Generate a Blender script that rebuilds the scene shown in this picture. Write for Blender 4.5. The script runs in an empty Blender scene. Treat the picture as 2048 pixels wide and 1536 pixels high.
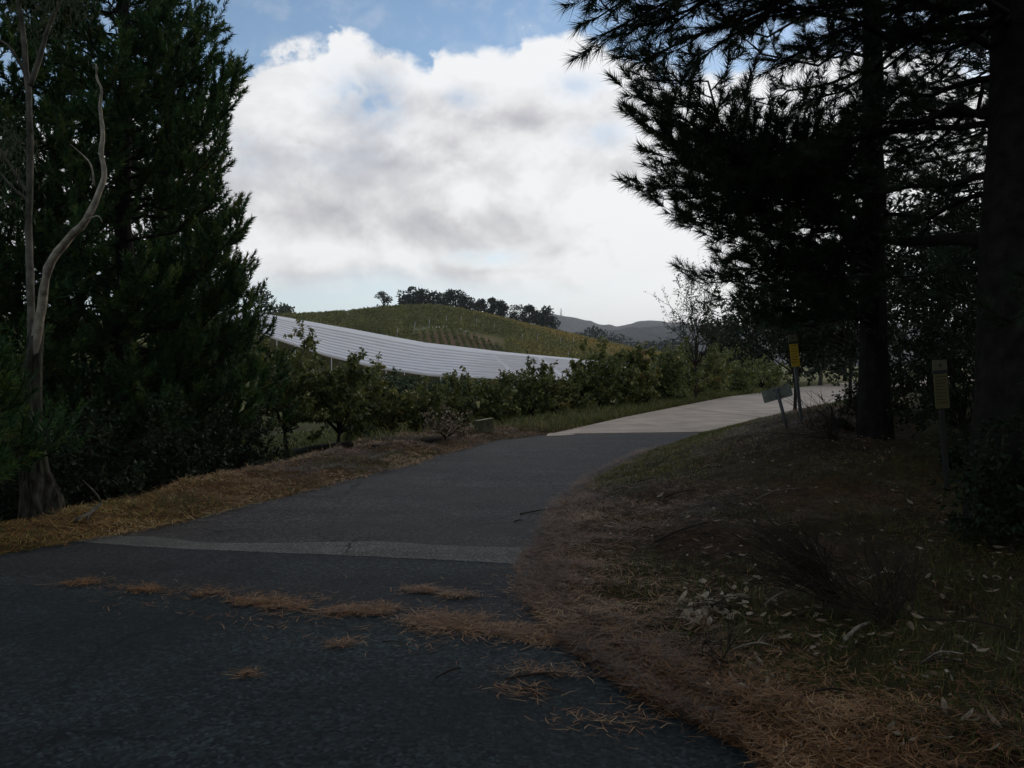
import bpy, math, random
import numpy as np
from mathutils import Vector

sc = bpy.context.scene
R = math.radians
CAMZ, F, HV = 1.6, 1607.0, 720.0      # eye height, focal length in photo pixels, row of the eye level

# ------------------------------------------------------------------ camera
cd = bpy.data.cameras.new('camera')
cam = bpy.data.objects.new('camera', cd)
sc.collection.objects.link(cam)
cam.location = (0, 0, CAMZ)
cam.rotation_euler = (R(90), 0, 0)
cd.sensor_width = 36
cd.lens = 36 * F / 2048
cd.shift_y = -(768 - HV) / 2048
cd.clip_start = .05
cd.clip_end = 20000
sc.camera = cam

# ------------------------------------------------------------------ world: Nishita sky + cloud layer by direction
SUN_EL, SUN_AZ = 14.0, 38.0           # degrees; azimuth to the right of the view direction
world = bpy.data.worlds.new('World')
sc.world = world
world.use_nodes = True
nt = world.node_tree
nt.nodes.clear()


class G:
    """tiny helper to write node graphs as expressions"""
    def __init__(s, nt): s.nt = nt
    def node(s, t, **kw):
        n = s.nt.nodes.new(t)
        for k, v in kw.items(): setattr(n, k, v)
        return n
    def put(s, sock, v):
        if isinstance(v, bpy.types.NodeSocket): s.nt.links.new(v, sock)
        elif v is not None: sock.default_value = v
    def m(s, op, a, b=None, c=None, clamp=False):
        n = s.node('ShaderNodeMath', operation=op, use_clamp=clamp)
        s.put(n.inputs[0], a); s.put(n.inputs[1], b); s.put(n.inputs[2], c)
        return n.outputs[0]
    def ss(s, x, a, b, lo=0.0, hi=1.0):
        n = s.node('ShaderNodeMapRange', interpolation_type='SMOOTHSTEP')
        s.put(n.inputs['Value'], x); s.put(n.inputs['From Min'], a); s.put(n.inputs['From Max'], b)
        s.put(n.inputs['To Min'], lo); s.put(n.inputs['To Max'], hi)
        return n.outputs[0]
    def lin(s, x, a, b, lo=0.0, hi=1.0):
        n = s.node('ShaderNodeMapRange')
        s.put(n.inputs['Value'], x); s.put(n.inputs['From Min'], a); s.put(n.inputs['From Max'], b)
        s.put(n.inputs['To Min'], lo); s.put(n.inputs['To Max'], hi)
        return n.outputs[0]
    def noise(s, vec, scale, detail=4, rough=.5, dist=0.0):
        n = s.node('ShaderNodeTexNoise')
        s.put(n.inputs['Vector'], vec); n.inputs['Scale'].default_value = scale
        n.inputs['Detail'].default_value = detail; n.inputs['Roughness'].default_value = rough
        n.inputs['Distortion'].default_value = dist
        return n.outputs['Fac']
    def vor(s, vec, scale, out='Distance', feature='F1'):
        n = s.node('ShaderNodeTexVoronoi', feature=feature)
        s.put(n.inputs['Vector'], vec); n.inputs['Scale'].default_value = scale
        return n.outputs[out]
    def mix(s, f, a, b, blend='MIX'):
        n = s.node('ShaderNodeMix', data_type='RGBA', blend_type=blend)
        s.put(n.inputs[0], f)
        for i, v in ((6, a), (7, b)):
            if isinstance(v, (tuple, list)) and len(v) == 3: v = (*v, 1)
            s.put(n.inputs[i], v)
        return n.outputs[2]
    def xyz(s, x, y, z):
        n = s.node('ShaderNodeCombineXYZ')
        s.put(n.inputs[0], x); s.put(n.inputs[1], y); s.put(n.inputs[2], z)
        return n.outputs[0]
    def sep(s, v):
        n = s.node('ShaderNodeSeparateXYZ'); s.put(n.inputs[0], v); return n.outputs
    def attr(s, name):
        return s.node('ShaderNodeAttribute', attribute_name=name).outputs['Fac']


g = G(nt)
sky = g.node('ShaderNodeTexSky', sky_type='NISHITA')
sky.sun_disc = False
sky.sun_elevation = R(SUN_EL)
sky.sun_rotation = R(SUN_AZ)
sky.altitude = 300
sky.air_density = 1.0
sky.dust_density = .25
sky.ozone_density = 2.0
tc = g.node('ShaderNodeTexCoord')
dx, dy, dz = g.sep(tc.outputs['Generated'])
az = g.m('DEGREES', g.m('ARCTAN2', dx, dy))
el = g.m('DEGREES', g.m('ARCSINE', dz))
def az_el(u, v):
    X, Z = (u - 1024) / F, (HV - v) / F
    return math.degrees(math.atan(X)), math.degrees(math.atan2(Z, math.hypot(1, X)))
# cloud-top outline over azimuth
top_pts = [(-400, 260), (0, 230), (250, 240), (380, 225), (430, 160), (520, 122), (585, 88), (640, 66), (690, 84), (745, 92),
           (800, 122), (850, 128), (900, 104), (960, 74), (1040, 54), (1120, 56), (1200, 72), (1270, 96), (1350, 130), (1500, 120),
           (1700, 60), (2000, 100), (2400, 200)]
fc = g.node('ShaderNodeFloatCurve')
cur = fc.mapping.curves[0]
tp = [az_el(u, v) for u, v in top_pts]
cur.points[0].location = (0.0, tp[0][1] / 40); cur.points[1].location = (1.0, tp[-1][1] / 40)
for a_, e_ in tp: cur.points.new((a_ + 60) / 120, e_ / 40)
fc.mapping.update()
g.put(fc.inputs['Value'], g.lin(az, -60, 60))
top = g.m('MULTIPLY', fc.outputs[0], 40.0)
# billowing noise in direction space, slightly stretched sideways; a second sample shifted towards the light gives relief
vec = g.xyz(g.m('MULTIPLY', az, .8), g.m('MULTIPLY', el, 1.0), 3.7)
vec2 = g.xyz(g.m('ADD', g.m('MULTIPLY', az, .8), .25), g.m('ADD', g.m('MULTIPLY', el, 1.0), .85), 3.7)
nb = g.noise(vec, .13, 7, .54, .25)
nb2 = g.noise(vec2, .13, 7, .54, .25)
nf = g.noise(vec, .42, 6, .6, .3)
nd = g.noise(vec, 1.1, 5, .6, .4)
relief = g.m('SUBTRACT', nb, nb2)
wob = g.m('MULTIPLY', g.m('SUBTRACT', nf, .5), 5.0)
pv = g.xyz(g.m('ADD', g.m('MULTIPLY', az, .85), wob), g.m('ADD', el, wob), 1.3)
puff = g.node('ShaderNodeTexVoronoi', feature='SMOOTH_F1'); g.put(puff.inputs['Vector'], pv); puff.inputs['Scale'].default_value = .30; puff.inputs['Smoothness'].default_value = .35
puff = g.m('SUBTRACT', .48, puff.outputs['Distance'])
edge = g.m('SUBTRACT', top, el)
edge = g.m('ADD', edge, g.m('MULTIPLY', g.m('SUBTRACT', nb, .5), 3.4))
edge = g.m('ADD', edge, g.m('MULTIPLY', g.m('SUBTRACT', nf, .5), 4.2))
edge = g.m('ADD', edge, g.m('MULTIPLY', g.m('SUBTRACT', nd, .5), 1.6))
edge = g.m('ADD', edge, g.m('MULTIPLY', puff, 3.6))
mask = g.ss(edge, -.2, 1.2)
low = g.m('ADD', el, g.m('MULTIPLY', g.m('SUBTRACT', nb, .5), 5.0))
mask = g.m('MULTIPLY', mask, g.ss(low, 4.2, 7.0))
def blob(u, v, su, sv):
    a_, e_ = az_el(u, v)
    k = F / 57.3
    qa = g.m('DIVIDE', g.m('SUBTRACT', az, a_), su / k)
    qe = g.m('DIVIDE', g.m('SUBTRACT', el, e_), sv / k)
    q = g.m('ADD', g.m('MULTIPLY', qa, qa), g.m('MULTIPLY', qe, qe))
    return g.m('EXPONENT', g.m('MULTIPLY', q, -1.0))
def add(xs):
    r = xs[0]
    for x in xs[1:]: r = g.m('ADD', r, x)
    return r
holes = add([g.m('MULTIPLY', blob(735, 205, 62, 48), .85), g.m('MULTIPLY', blob(1150, 172, 52, 20), .40), g.m('MULTIPLY', blob(925, 198, 36, 18), .45),
             g.m('MULTIPLY', blob(1205, 268, 48, 22), .40), g.m('MULTIPLY', blob(690, 320, 80, 26), .22), g.m('MULTIPLY', blob(960, 516, 75, 16), .9), g.m('MULTIPLY', blob(480, 300, 60, 50), .25)])
holes = g.m('MULTIPLY', holes, g.ss(nf, .38, .62, .35, 1.15))
mask = g.m('MULTIPLY', mask, g.m('SUBTRACT', 1.0, holes, clamp=True))
# elsewhere overhead: thin broken cloud continuing the same weather
hi = g.ss(g.noise(g.xyz(g.m('MULTIPLY', dx, 3.0), g.m('MULTIPLY', dy, 3.0), g.m('MULTIPLY', dz, 5.0)), 1.1, 6, .55), .40, .62)
hi = g.m('MULTIPLY', hi, g.ss(el, 24, 34, 0, .9))
mask = g.m('MAXIMUM', mask, hi)
mask = g.m('MAXIMUM', mask, g.ss(nf, .45, .75, .03, .22))
# light and dark of the cloud itself
def bl(a, L): return add([g.m('MULTIPLY', blob(*p[:4]), p[4]) for p in L])
bright = bl(0, [(655, 125, 60, 60, .30), (590, 215, 85, 52, .26), (830, 140, 34, 42, .26), (900, 150, 50, 30, .16), (1050, 110, 130, 55, .34), (1180, 130, 110, 45, .30),
                (1120, 205, 60, 26, .26), (940, 388, 36, 24, .50), (1060, 300, 60, 40, .12), (640, 500, 230, 30, .24), (860, 520, 80, 14, .16), (1120, 420, 120, 40, .16),
                (1330, 430, 150, 130, .45), (1560, 300, 260, 190, .45), (1250, 570, 260, 40, .35), (1090, 60, 60, 20, .2)])
dark = bl(0, [(700, 345, 190, 55, .20), (560, 385, 150, 60, .20), (860, 445, 230, 42, .26), (1055, 240, 120, 24, .30), (1270, 335, 90, 40, .22), (950, 482, 150, 18, .20),
              (1000, 541, 70, 8, .22), (560, 470, 120, 24, .06), (740, 250, 60, 20, .10), (620, 550, 160, 10, .12)])
lum = g.m('ADD', .72, g.m('MULTIPLY', relief, 2.0))
lum = g.m('ADD', lum, g.m('MULTIPLY', g.m('SUBTRACT', nf, .5), .38))
lum = g.m('ADD', lum, g.m('MULTIPLY', g.m('SUBTRACT', nd, .5), .22))
lum = g.m('ADD', lum, g.m('SUBTRACT', bright, g.m('MULTIPLY', dark, .78)))
lum = g.m('ADD', lum, g.m('MULTIPLY', puff, .34))
lum = g.m('ADD', lum, g.ss(edge, 3.5, 0.0, 0, .14), clamp=True)
cr = g.node('ShaderNodeValToRGB')
g.put(cr.inputs[0], lum)
e = cr.color_ramp.elements
e[0].position = 0.1; e[0].color = (.43, .42, .455, 1)
e[1].position = 1.0; e[1].color = (.97, .97, .975, 1)
for p_, c_ in ((.34, (.57, .555, .575, 1)), (.56, (.70, .685, .695, 1)), (.78, (.86, .85, .845, 1))):
    n_ = e.new(p_); n_.color = c_
skyc = sky.outputs[0]
bg1 = g.node('ShaderNodeBackground'); g.put(bg1.inputs['Color'], skyc); bg1.inputs['Strength'].default_value = .15
# white veil low over the horizon, brighter where the sun stands behind it
veil = g.m('MULTIPLY', g.ss(el, 15, 3.0), g.ss(g.m('ABSOLUTE', g.m('SUBTRACT', az, 22.0)), 40, 6, .62, 1.0))
bgc = g.node('ShaderNodeBackground'); g.put(bgc.inputs['Color'], cr.outputs[0]); bgc.inputs['Strength'].default_value = 1.0
bgv = g.node('ShaderNodeBackground')
g.put(bgv.inputs['Color'], g.mix(g.ss(az, -18, 14), (.74, .83, .94), (1.0, .99, .99)))
ms0 = g.node('ShaderNodeMixShader'); g.put(ms0.inputs[0], veil); g.put(ms0.inputs[1], bg1.outputs[0]); g.put(ms0.inputs[2], bgv.outputs[0])
ms = g.node('ShaderNodeMixShader'); g.put(ms.inputs[0], g.m('MULTIPLY', mask, .94)); g.put(ms.inputs[1], ms0.outputs[0]); g.put(ms.inputs[2], bgc.outputs[0])
wo = g.node('ShaderNodeOutputWorld'); g.put(wo.inputs['Surface'], ms.outputs[0])
world.cycles.sampling_method = 'MANUAL'
world.cycles.sample_map_resolution = 512

# sun behind the cloud, low ahead and to the right
sd = bpy.data.lights.new('sun', 'SUN'); sd.energy = .9; sd.angle = R(14); sd.color = (1, .90, .78)
sun = bpy.data.objects.new('sun', sd); sc.collection.objects.link(sun)
sv = Vector((math.sin(R(SUN_AZ)) * math.cos(R(SUN_EL)), math.cos(R(SUN_AZ)) * math.cos(R(SUN_EL)), math.sin(R(SUN_EL))))
sun.rotation_euler = (-sv).to_track_quat('-Z', 'Y').to_euler()

vs = sc.view_settings
vs.view_transform = 'Standard'; vs.look = 'None'; vs.gamma = 1; vs.use_curve_mapping = False; vs.exposure = 0
cy = sc.cycles
cy.use_denoising = True
cy.max_bounces = 5; cy.diffuse_bounces = 3; cy.glossy_bounces = 2; cy.transmission_bounces = 2
cy.transparent_max_bounces = 6; cy.volume_bounces = 0
cy.sample_clamp_indirect = 4

# ------------------------------------------------------------------ helpers
def tag(o, label=None, cat=None, group=None, kind=None):
    if label: o['label'] = label
    if cat: o['category'] = cat
    if group: o['group'] = group
    if kind: o['kind'] = kind
    return o
def empty(name, loc, label, cat, group=None):
    o = bpy.data.objects.new(name, None); sc.collection.objects.link(o)
    o.location = loc; o.empty_display_size = .1
    return tag(o, label, cat, group)
def mk(name, V, Fc, mat, parent=None, var=None, smooth=False, attrs=None):
    """link one mesh; V n x 3 world coordinates, Fc n x 3 or n x 4 indices"""
    V = np.asarray(V, np.float32)
    org = np.array((0, 0, 0), np.float32)
    if parent is not None:
        org = np.array(parent['_org'] if '_org' in parent else parent.location, np.float32)
    V = V - org
    me = bpy.data.meshes.new(name)
    if isinstance(Fc, np.ndarray):
        n, k = Fc.shape
        me.vertices.add(len(V)); me.vertices.foreach_set('co', V.ravel())
        me.loops.add(n * k); me.loops.foreach_set('vertex_index', Fc.astype(np.int32).ravel())
        me.polygons.add(n)
        me.polygons.foreach_set('loop_start', np.arange(n, dtype=np.int32) * k)
        me.update(calc_edges=True)
    else:
        me.from_pydata(V.tolist(), [], Fc); me.update()
    if smooth: me.polygons.foreach_set('use_smooth', np.ones(len(me.polygons), bool))
    if var is not None:
        a = me.attributes.new('var', 'FLOAT', 'POINT'); a.data.foreach_set('value', np.asarray(var, np.float32))
    for k_, v_ in (attrs or {}).items():
        a = me.attributes.new(k_, 'FLOAT', 'POINT'); a.data.foreach_set('value', np.asarray(v_, np.float32).ravel())
    me.materials.append(mat)
    o = bpy.data.objects.new(name, me); sc.collection.objects.link(o)
    if parent is not None: o.parent = parent
    return o
def recentre(o, loc):
    """put a top-level mesh's origin at its base"""
    loc = Vector(loc)
    n = len(o.data.vertices); c = np.empty(n * 3, np.float32)
    o.data.vertices.foreach_get('co', c)
    c = c.reshape(-1, 3) - np.array(loc, np.float32)
    o.data.vertices.foreach_set('co', c.ravel()); o.data.update(); o.location = loc
    return o

def nrm(a):
    return a / np.maximum(np.linalg.norm(a, axis=-1, keepdims=True), 1e-9)
class MB:
    """collects pieces of geometry (quads and triangles)"""
    def __init__(s): s.v = []; s.f = []; s.n = 0
    def add(s, V, Fs):
        s.v.extend([tuple(map(float, p)) for p in V]); s.f.extend([tuple(i + s.n for i in f) for f in Fs]); s.n += len(V)
    def box(s, c, size, M=None):
        c = np.array(c, float); h = np.array(size, float) / 2
        P = np.array([(x, y, z) for x in (-1, 1) for y in (-1, 1) for z in (-1, 1)], float) * h
        if M is not None: P = P @ np.array(M).T
        s.add(P + c, [(0, 1, 3, 2), (4, 6, 7, 5), (0, 4, 5, 1), (2, 3, 7, 6), (0, 2, 6, 4), (1, 5, 7, 3)])
    def tube(s, pts, rad, n=6, cap=True, rough=0, rng=None):
        pts = np.array(pts, float); k = len(pts)
        rad = np.broadcast_to(np.array(rad, float), (k,))
        T = np.gradient(pts, axis=0); T = nrm(T)
        ref = np.array((0.31, .2, .93)) if abs(T[0] @ np.array((0.31, .2, .93))) < .9 else np.array((1., 0, 0))
        A = nrm(np.cross(T, ref)); B = np.cross(T, A)
        th = np.linspace(0, 2 * np.pi, n, endpoint=False)
        rr = rad[:, None, None] * np.ones((k, n, 1))
        if rough and rng is not None: rr = rr * (1 + rng.uniform(-rough, rough, (k, n, 1)))
        V = pts[:, None] + rr * (np.cos(th)[None, :, None] * A[:, None] + np.sin(th)[None, :, None] * B[:, None])
        Fs = []
        for i in range(k - 1):
            for j in range(n):
                a, b = i * n + j, i * n + (j + 1) % n
                Fs.append((a, b, b + n, a + n))
        if cap: Fs.append(tuple(range(n - 1, -1, -1))); Fs.append(tuple(range((k - 1) * n, k * n)))
        s.add(V.reshape(-1, 3), Fs)
    def build(s, name, mat, parent=None, smooth=False):
        return mk(name, np.array(s.v), s.f, mat, parent, smooth=smooth)

class Tubes:
    """many thin branches, three or four sided, quads only, fast"""
    def __init__(s): s.V = []; s.F = []; s.n = 0
    def add(s, pts, r0, r1, n=4):
        pts = np.asarray(pts, float); k = len(pts)
        T = nrm(np.gradient(pts, axis=0))
        ref = np.array((.2, .9, .35)) if abs(T[0, 2]) > .8 else np.array((0.05, .05, 1.))
        A = nrm(np.cross(T, ref)); B = np.cross(T, A)
        th = np.arange(n) * 2 * np.pi / n
        rad = np.linspace(r0, r1, k)[:, None, None]
        V = pts[:, None] + rad * (np.cos(th)[None, :, None] * A[:, None] + np.sin(th)[None, :, None] * B[:, None])
        i = np.arange(k - 1)[:, None] * n; j = np.arange(n)[None]
        a = i + j; b = i + (j + 1) % n
        s.F.append(np.stack([a, b, b + n, a + n], -1).reshape(-1, 4) + s.n)
        s.V.append(V.reshape(-1, 3)); s.n += k * n
    def build(s, name, mat, parent=None):
        return mk(name, np.concatenate(s.V), np.concatenate(s.F), mat, parent, smooth=True)

def px(u, v, y):
    return np.array(((u - 1024) / F * y, y, CAMZ + (HV - v) / F * y))
def flat(u, v):
    y = CAMZ * F / (v - HV); return ((u - 1024) / F * y, y)

# ------------------------------------------------------------------ terrain function
LE = [(-30, -22), (-14, -6), (-7.0, 3.0), flat(0, 1110), flat(200, 1076), flat(400, 1035), flat(600, 985), flat(800, 935),
      flat(900, 905), flat(1000, 880), flat(1105, 868), flat(1250, 835), flat(1450, 795), flat(1600, 775), flat(1700, 765), (44, 80), (80, 112)]
RE = [(16, -22), (5, -6), (2.0, 1.0), flat(1600, 1536), flat(1560, 1500), flat(1330, 1390), flat(1180, 1290), flat(1090, 1200),
      flat(1070, 1130), flat(1100, 1080), flat(1130, 1010), flat(1190, 955), flat(1280, 910), flat(1400, 868), flat(1500, 842),
      flat(1640, 812), flat(1720, 792), flat(1800, 780), flat(1900, 768), (50, 80), (90, 112)]
LEx, LEy = np.array(LE).T; REx, REy = np.array(RE).T
def xL(y): return np.interp(y, LEy, LEx)
def xR(y): return np.interp(y, REy, REx)
def sm(t): t = np.clip(t, 0, 1); return t * t * (3 - 2 * t)
_rs = np.random.RandomState(5)
_lat = _rs.rand(64, 64)
def vnoise(x, y):
    xi = np.floor(x).astype(int); yi = np.floor(y).astype(int); fx = sm(x - xi); fy = sm(y - yi)
    a = _lat[xi % 64, yi % 64]; b = _lat[(xi + 1) % 64, yi % 64]; c = _lat[xi % 64, (yi + 1) % 64]; d = _lat[(xi + 1) % 64, (yi + 1) % 64]
    return (a * (1 - fx) + b * fx) * (1 - fy) + (c * (1 - fx) + d * fx) * fy - .5
def fbm(x, y, o=4):
    r = 0; a = 1
    for i in range(o):
        r = r + a * vnoise(x + 17 * i, y - 9 * i); x, y, a = x * 2.03, y * 2.03, a * .5
    return r
crest_u = [-1500, 300, 530, 600, 650, 700, 750, 800, 860, 900, 950, 1000, 1050, 1100, 1150, 1200, 1250, 1290, 1400, 1600, 3500]
crest_v = [618, 630, 631, 629, 626, 622, 617, 612, 610, 614, 623, 634, 646, 657, 668, 679, 690, 699, 712, 722, 730]
YC, YF = 255.0, 165.0
def Hfar(x, y):
    y = np.maximum(y, 1.0); u = 1024 + F * x / y
    zc = CAMZ + (HV - 11 - np.interp(u, crest_u, crest_v)) / F * YC
    z80 = np.interp(u, [-1500, 530, 760, 900, 1150, 1300, 1420, 3500], [1.5, .9, -0.8, -1.5, -2.0, -1.6, 0, 0])
    z150 = np.interp(u, [-1500, 530, 700, 900, 1150, 1400, 3500], [7.2, 6.7, 3.7, .6, -1.9, -2, 0])
    z45 = np.interp(u, [-1500, 1250, 1330, 3500], [-1.5, -1.2, 0, 0])
    zf = z150 - .6
    t = np.clip((y - YF) / (YC - YF), 0, 1)
    hill = zf + (zc - zf) * np.sin(np.pi / 2 * t) ** .95
    a = np.where(y < 80, z45 + (z80 - z45) * sm((y - 45) / 35),
        np.where(y < 150, z80 + (z150 - z80) * (y - 80) / 70, np.where(y < YF, z150 + (zf - z150) * (y - 150) / 15, hill)))
    back = zc - (y - YC) * .10
    a = np.where(y > YC, np.maximum(back, -14), a)
    return a
def H(x, y):
    x = np.asarray(x, float); y = np.asarray(y, float)
    l, r = xL(y), xR(y)
    sr = x - r                      # metres to the right of the right edge
    sl = l - x                      # metres to the left of the left edge
    k = np.clip(1.0 / np.hypot(1, np.gradient(np.interp(np.linspace(0, 1, 2), [0, 1], [0, 1]))[0]), .5, 1)
    hm = np.interp(y, [-5, 4, 6, 8, 11, 13, 17, 22, 30, 60], [.15, .06, .10, .26, .66, .74, .62, .42, .35, .2])
    hr = hm * sm(sr / 3.1) + .10 * np.clip(sr - 4, 0, 20) * sm((y - 3) / 5) + .02 * sm(sr / .25)
    sl2 = sl * np.interp(y, [0, 8, 15, 30], [.75, .9, .8, .5])
    vw = np.interp(y, [0, 7, 9, 12, 15, 18, 24, 40], [1.4, .75, .9, 1.3, 1.5, 1.2, .6, .8])
    hl = .03 * sm(sl / .3) + .05 * sm(sl / 1.2) - np.interp(y, [0, 30, 45], [1.05, 1.05, .2]) * sm((sl2 - vw) / 2.6)
    n = fbm(x * 1.3, y * 1.3) * .09 + fbm(x * 4.1 + 9, y * 4.1) * .075
    out = np.maximum(sr, sl)
    z = np.where(sr > 0, hr, np.where(sl > 0, hl, 0)) + n * sm(out / .5)
    z = np.where(out <= .02, -.03, z - .02 * (1 - sm(out / .15)))
    w = sm((y - 30) / 18)
    w = w * np.where((sr > -.3) & (sr < 3), 0 * sr, 1) if False else w
    zf = Hfar(x, y)
    road = (out <= .3) & (y < 112)
    zfar = np.where(road, np.minimum(zf, -.03), zf + .04 * sm((out - .3) / 2) * (y < 90))
    return z * (1 - w) + zfar * w
def hit(u, v, y0=2.0, y1=400.0):
    """ground point seen at a photo pixel"""
    dxx, dzz = (u - 1024) / F, (HV - v) / F
    ys = np.geomspace(y0, y1, 1200)
    g_ = CAMZ + dzz * ys - H(dxx * ys, ys)
    i = np.where(g_ < 0)[0]
    if len(i) == 0: return None
    i = max(i[0], 1); t = g_[i - 1] / (g_[i - 1] - g_[i] + 1e-9); y = ys[i - 1] + t * (ys[i] - ys[i - 1])
    return np.array((dxx * y, y, float(H(dxx * y, y))))

# ------------------------------------------------------------------ materials
def mat(name, fn):
    m = bpy.data.materials.new(name); m.use_nodes = True
    n = m.node_tree; n.nodes.clear(); q = G(n)
    out = q.node('ShaderNodeOutputMaterial'); b = q.node('ShaderNodeBsdfPrincipled')
    n.links.new(b.outputs[0], out.inputs['Surface'])
    b.inputs['Roughness'].default_value = .8
    b.inputs['Specular IOR Level'].default_value = .25
    fn(q, b); return m
def obj_vec(q): return q.node('ShaderNodeTexCoord').outputs['Object']
def pos(q): return q.node('ShaderNodeNewGeometry').outputs['Position']
def bump(q, b, h, strength=.5, dist=.01):
    n = q.node('ShaderNodeBump'); n.inputs['Strength'].default_value = strength; n.inputs['Distance'].default_value = dist
    q.put(n.inputs['Height'], h); q.put(b.inputs['Normal'], n.outputs[0])
def ramp(q, x, stops):
    r = q.node('ShaderNodeValToRGB'); q.put(r.inputs[0], x); e = r.color_ramp.elements
    e[0].position, e[0].color = stops[0][0], (*stops[0][1], 1); e[1].position, e[1].color = stops[-1][0], (*stops[-1][1], 1)
    for p, c in stops[1:-1]: k = e.new(p); k.color = (*c, 1)
    return r.outputs[0]
def leafmat(name, stops, rough=.55, spec=.3, trans=0.0):
    def fn(q, b):
        c = ramp(q, q.attr('var'), stops)
        q.put(b.inputs['Base Color'], c)
        b.inputs['Roughness'].default_value = rough; b.inputs['Specular IOR Level'].default_value = spec
        if trans:
            t = q.node('ShaderNodeBsdfTranslucent'); q.put(t.inputs[0], c)
            m = q.node('ShaderNodeMixShader'); m.inputs[0].default_value = trans
            out = [x for x in q.nt.nodes if x.type == 'OUTPUT_MATERIAL'][0]
            q.nt.links.new(b.outputs[0], m.inputs[1]); q.nt.links.new(t.outputs[0], m.inputs[2]); q.nt.links.new(m.outputs[0], out.inputs['Surface'])
    return mat(name, fn)
def plain(name, col, rough=.7, spec=.3, var=.25, scale=8, bs=0.0, metal=0):
    def fn(q, b):
        n = q.noise(obj_vec(q), scale, 5, .6)
        c0 = tuple(x * (1 - var) for x in col); c1 = tuple(min(1, x * (1 + var)) for x in col)
        q.put(b.inputs['Base Color'], q.mix(q.lin(n, .3, .7), c0, c1))
        b.inputs['Roughness'].default_value = rough; b.inputs['Specular IOR Level'].default_value = spec; b.inputs['Metallic'].default_value = metal
        if bs: bump(q, b, q.noise(obj_vec(q), scale * 4, 4, .6), bs, .01)
    return mat(name, fn)

M = {}
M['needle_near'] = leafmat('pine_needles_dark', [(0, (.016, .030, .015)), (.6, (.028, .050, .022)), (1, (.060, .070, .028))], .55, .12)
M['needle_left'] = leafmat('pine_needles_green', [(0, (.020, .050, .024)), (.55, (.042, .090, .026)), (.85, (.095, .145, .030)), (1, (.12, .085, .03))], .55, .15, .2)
M['leaf_orchard'] = leafmat('orchard_leaves', [(0, (.055, .070, .018)), (.45, (.135, .155, .036)), (.78, (.27, .25, .065)), (.93, (.34, .27, .08)), (1, (.28, .13, .05))], .45, .35, .28)
M['leaf_dark'] = leafmat('shrub_leaves', [(0, (.012, .020, .010)), (.7, (.024, .036, .016)), (1, (.050, .056, .022))], .6, .12, .15)
M['leaf_gum'] = leafmat('gum_leaves', [(0, (.025, .040, .022)), (.7, (.045, .060, .030)), (1, (.085, .08, .04))], .6, .1, .2)
M['leaf_far'] = leafmat('distant_leaves', [(0, (.030, .038, .030)), (.7, (.046, .055, .042)), (1, (.070, .075, .05))], .7, .1)
M['leaf_far_green'] = leafmat('distant_green_leaves', [(0, (.045, .065, .03)), (.7, (.07, .09, .04)), (1, (.12, .11, .05))], .7, .1)
M['vine'] = leafmat('vine_leaves', [(0, (.10, .105, .032)), (.45, (.17, .165, .050)), (.75, (.27, .215, .06)), (1, (.34, .23, .06))], .7, .1)
M['dry_leaf'] = leafmat('dry_leaves', [(0, (.09, .055, .030)), (.5, (.19, .14, .085)), (1, (.38, .31, .22))], .6, .2)
M['litter'] = leafmat('needle_litter', [(0, (.024, .014, .006)), (.3, (.075, .038, .015)), (.6, (.185, .085, .030)), (.85, (.33, .165, .062)), (1, (.42, .27, .13))], .6, .3)
M['grass_dry'] = leafmat('dry_grass', [(0, (.045, .060, .016)), (.3, (.12, .085, .028)), (.65, (.27, .140, .038)), (.88, (.40, .23, .075)), (1, (.46, .36, .17))], .6, .15)
M['litter_orange'] = leafmat('orange_needles', [(0, (.040, .020, .009)), (.45, (.14, .064, .024)), (.85, (.32, .155, .055)), (1, (.44, .29, .14))], .6, .2)
M['grass'] = leafmat('green_grass', [(0, (.035, .050, .014)), (.6, (.095, .110, .026)), (1, (.26, .22, .07))], .6, .15, .2)
M['bark'] = plain('dark_pine_bark', (.018, .015, .013), .95, .1, .5, 9, .9)
M['twig'] = plain('brown_twigs', (.034, .026, .019), .9, .15, .4, 12)
M['gumbark_dark'] = plain('rough_gum_base_bark', (.060, .052, .040), .9, .1, .5, 6, .9)
def f_fluted(q, b):
    p = obj_vec(q); x, y, z = q.sep(p)
    n = q.noise(q.xyz(q.m('MULTIPLY', x, 6.0), q.m('MULTIPLY', y, 6.0), q.m('MULTIPLY', z, .8)), 3.2, 6, .65, .6)
    q.put(b.inputs['Base Color'], ramp(q, n, [(.34, (.010, .009, .007)), (.46, (.045, .040, .030)), (.60, (.10, .095, .070)), (.72, (.15, .145, .11))]))
    b.inputs['Roughness'].default_value = .9; b.inputs['Specular IOR Level'].default_value = .1
    bump(q, b, n, 1.0, .05)
M['gumbark_dark'] = mat('fluted_gum_bark', f_fluted)
M['gumbark'] = plain('pale_gum_bark', (.075, .068, .050), .8, .15, .75, 6, .8)
M['deadwood'] = plain('bleached_dead_wood', (.23, .20, .15), .8, .15, .7, 9, .9)
M['post_steel'] = plain('galvanised_post', (.085, .088, .085), .55, .5, .25, 14, .1, .3)
M['post_pale'] = plain('pale_post', (.55, .52, .46), .8, .2, .2, 10)
M['sign_back'] = plain('weathered_sign_back', (.21, .23, .185), .6, .4, .3, 11)
M['yellow'] = plain('yellow_marker_panel', (.42, .27, .015), .45, .4, .12, 9)
M['yellow_shaded'] = plain('shaded_yellow_panel', (.085, .072, .017), .5, .4, .2, 9)  # marker yellow darkened in its base colour to stand in for shade
M['black'] = plain('black_print', (.015, .015, .015), .6, .3, .1)
M['white_cap'] = plain('pale_marker_cap', (.08, .072, .035), .5, .4, .2, 9)
M['pole'] = plain('pale_pole', (.42, .43, .43), .6, .3, .12, 3)

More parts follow.
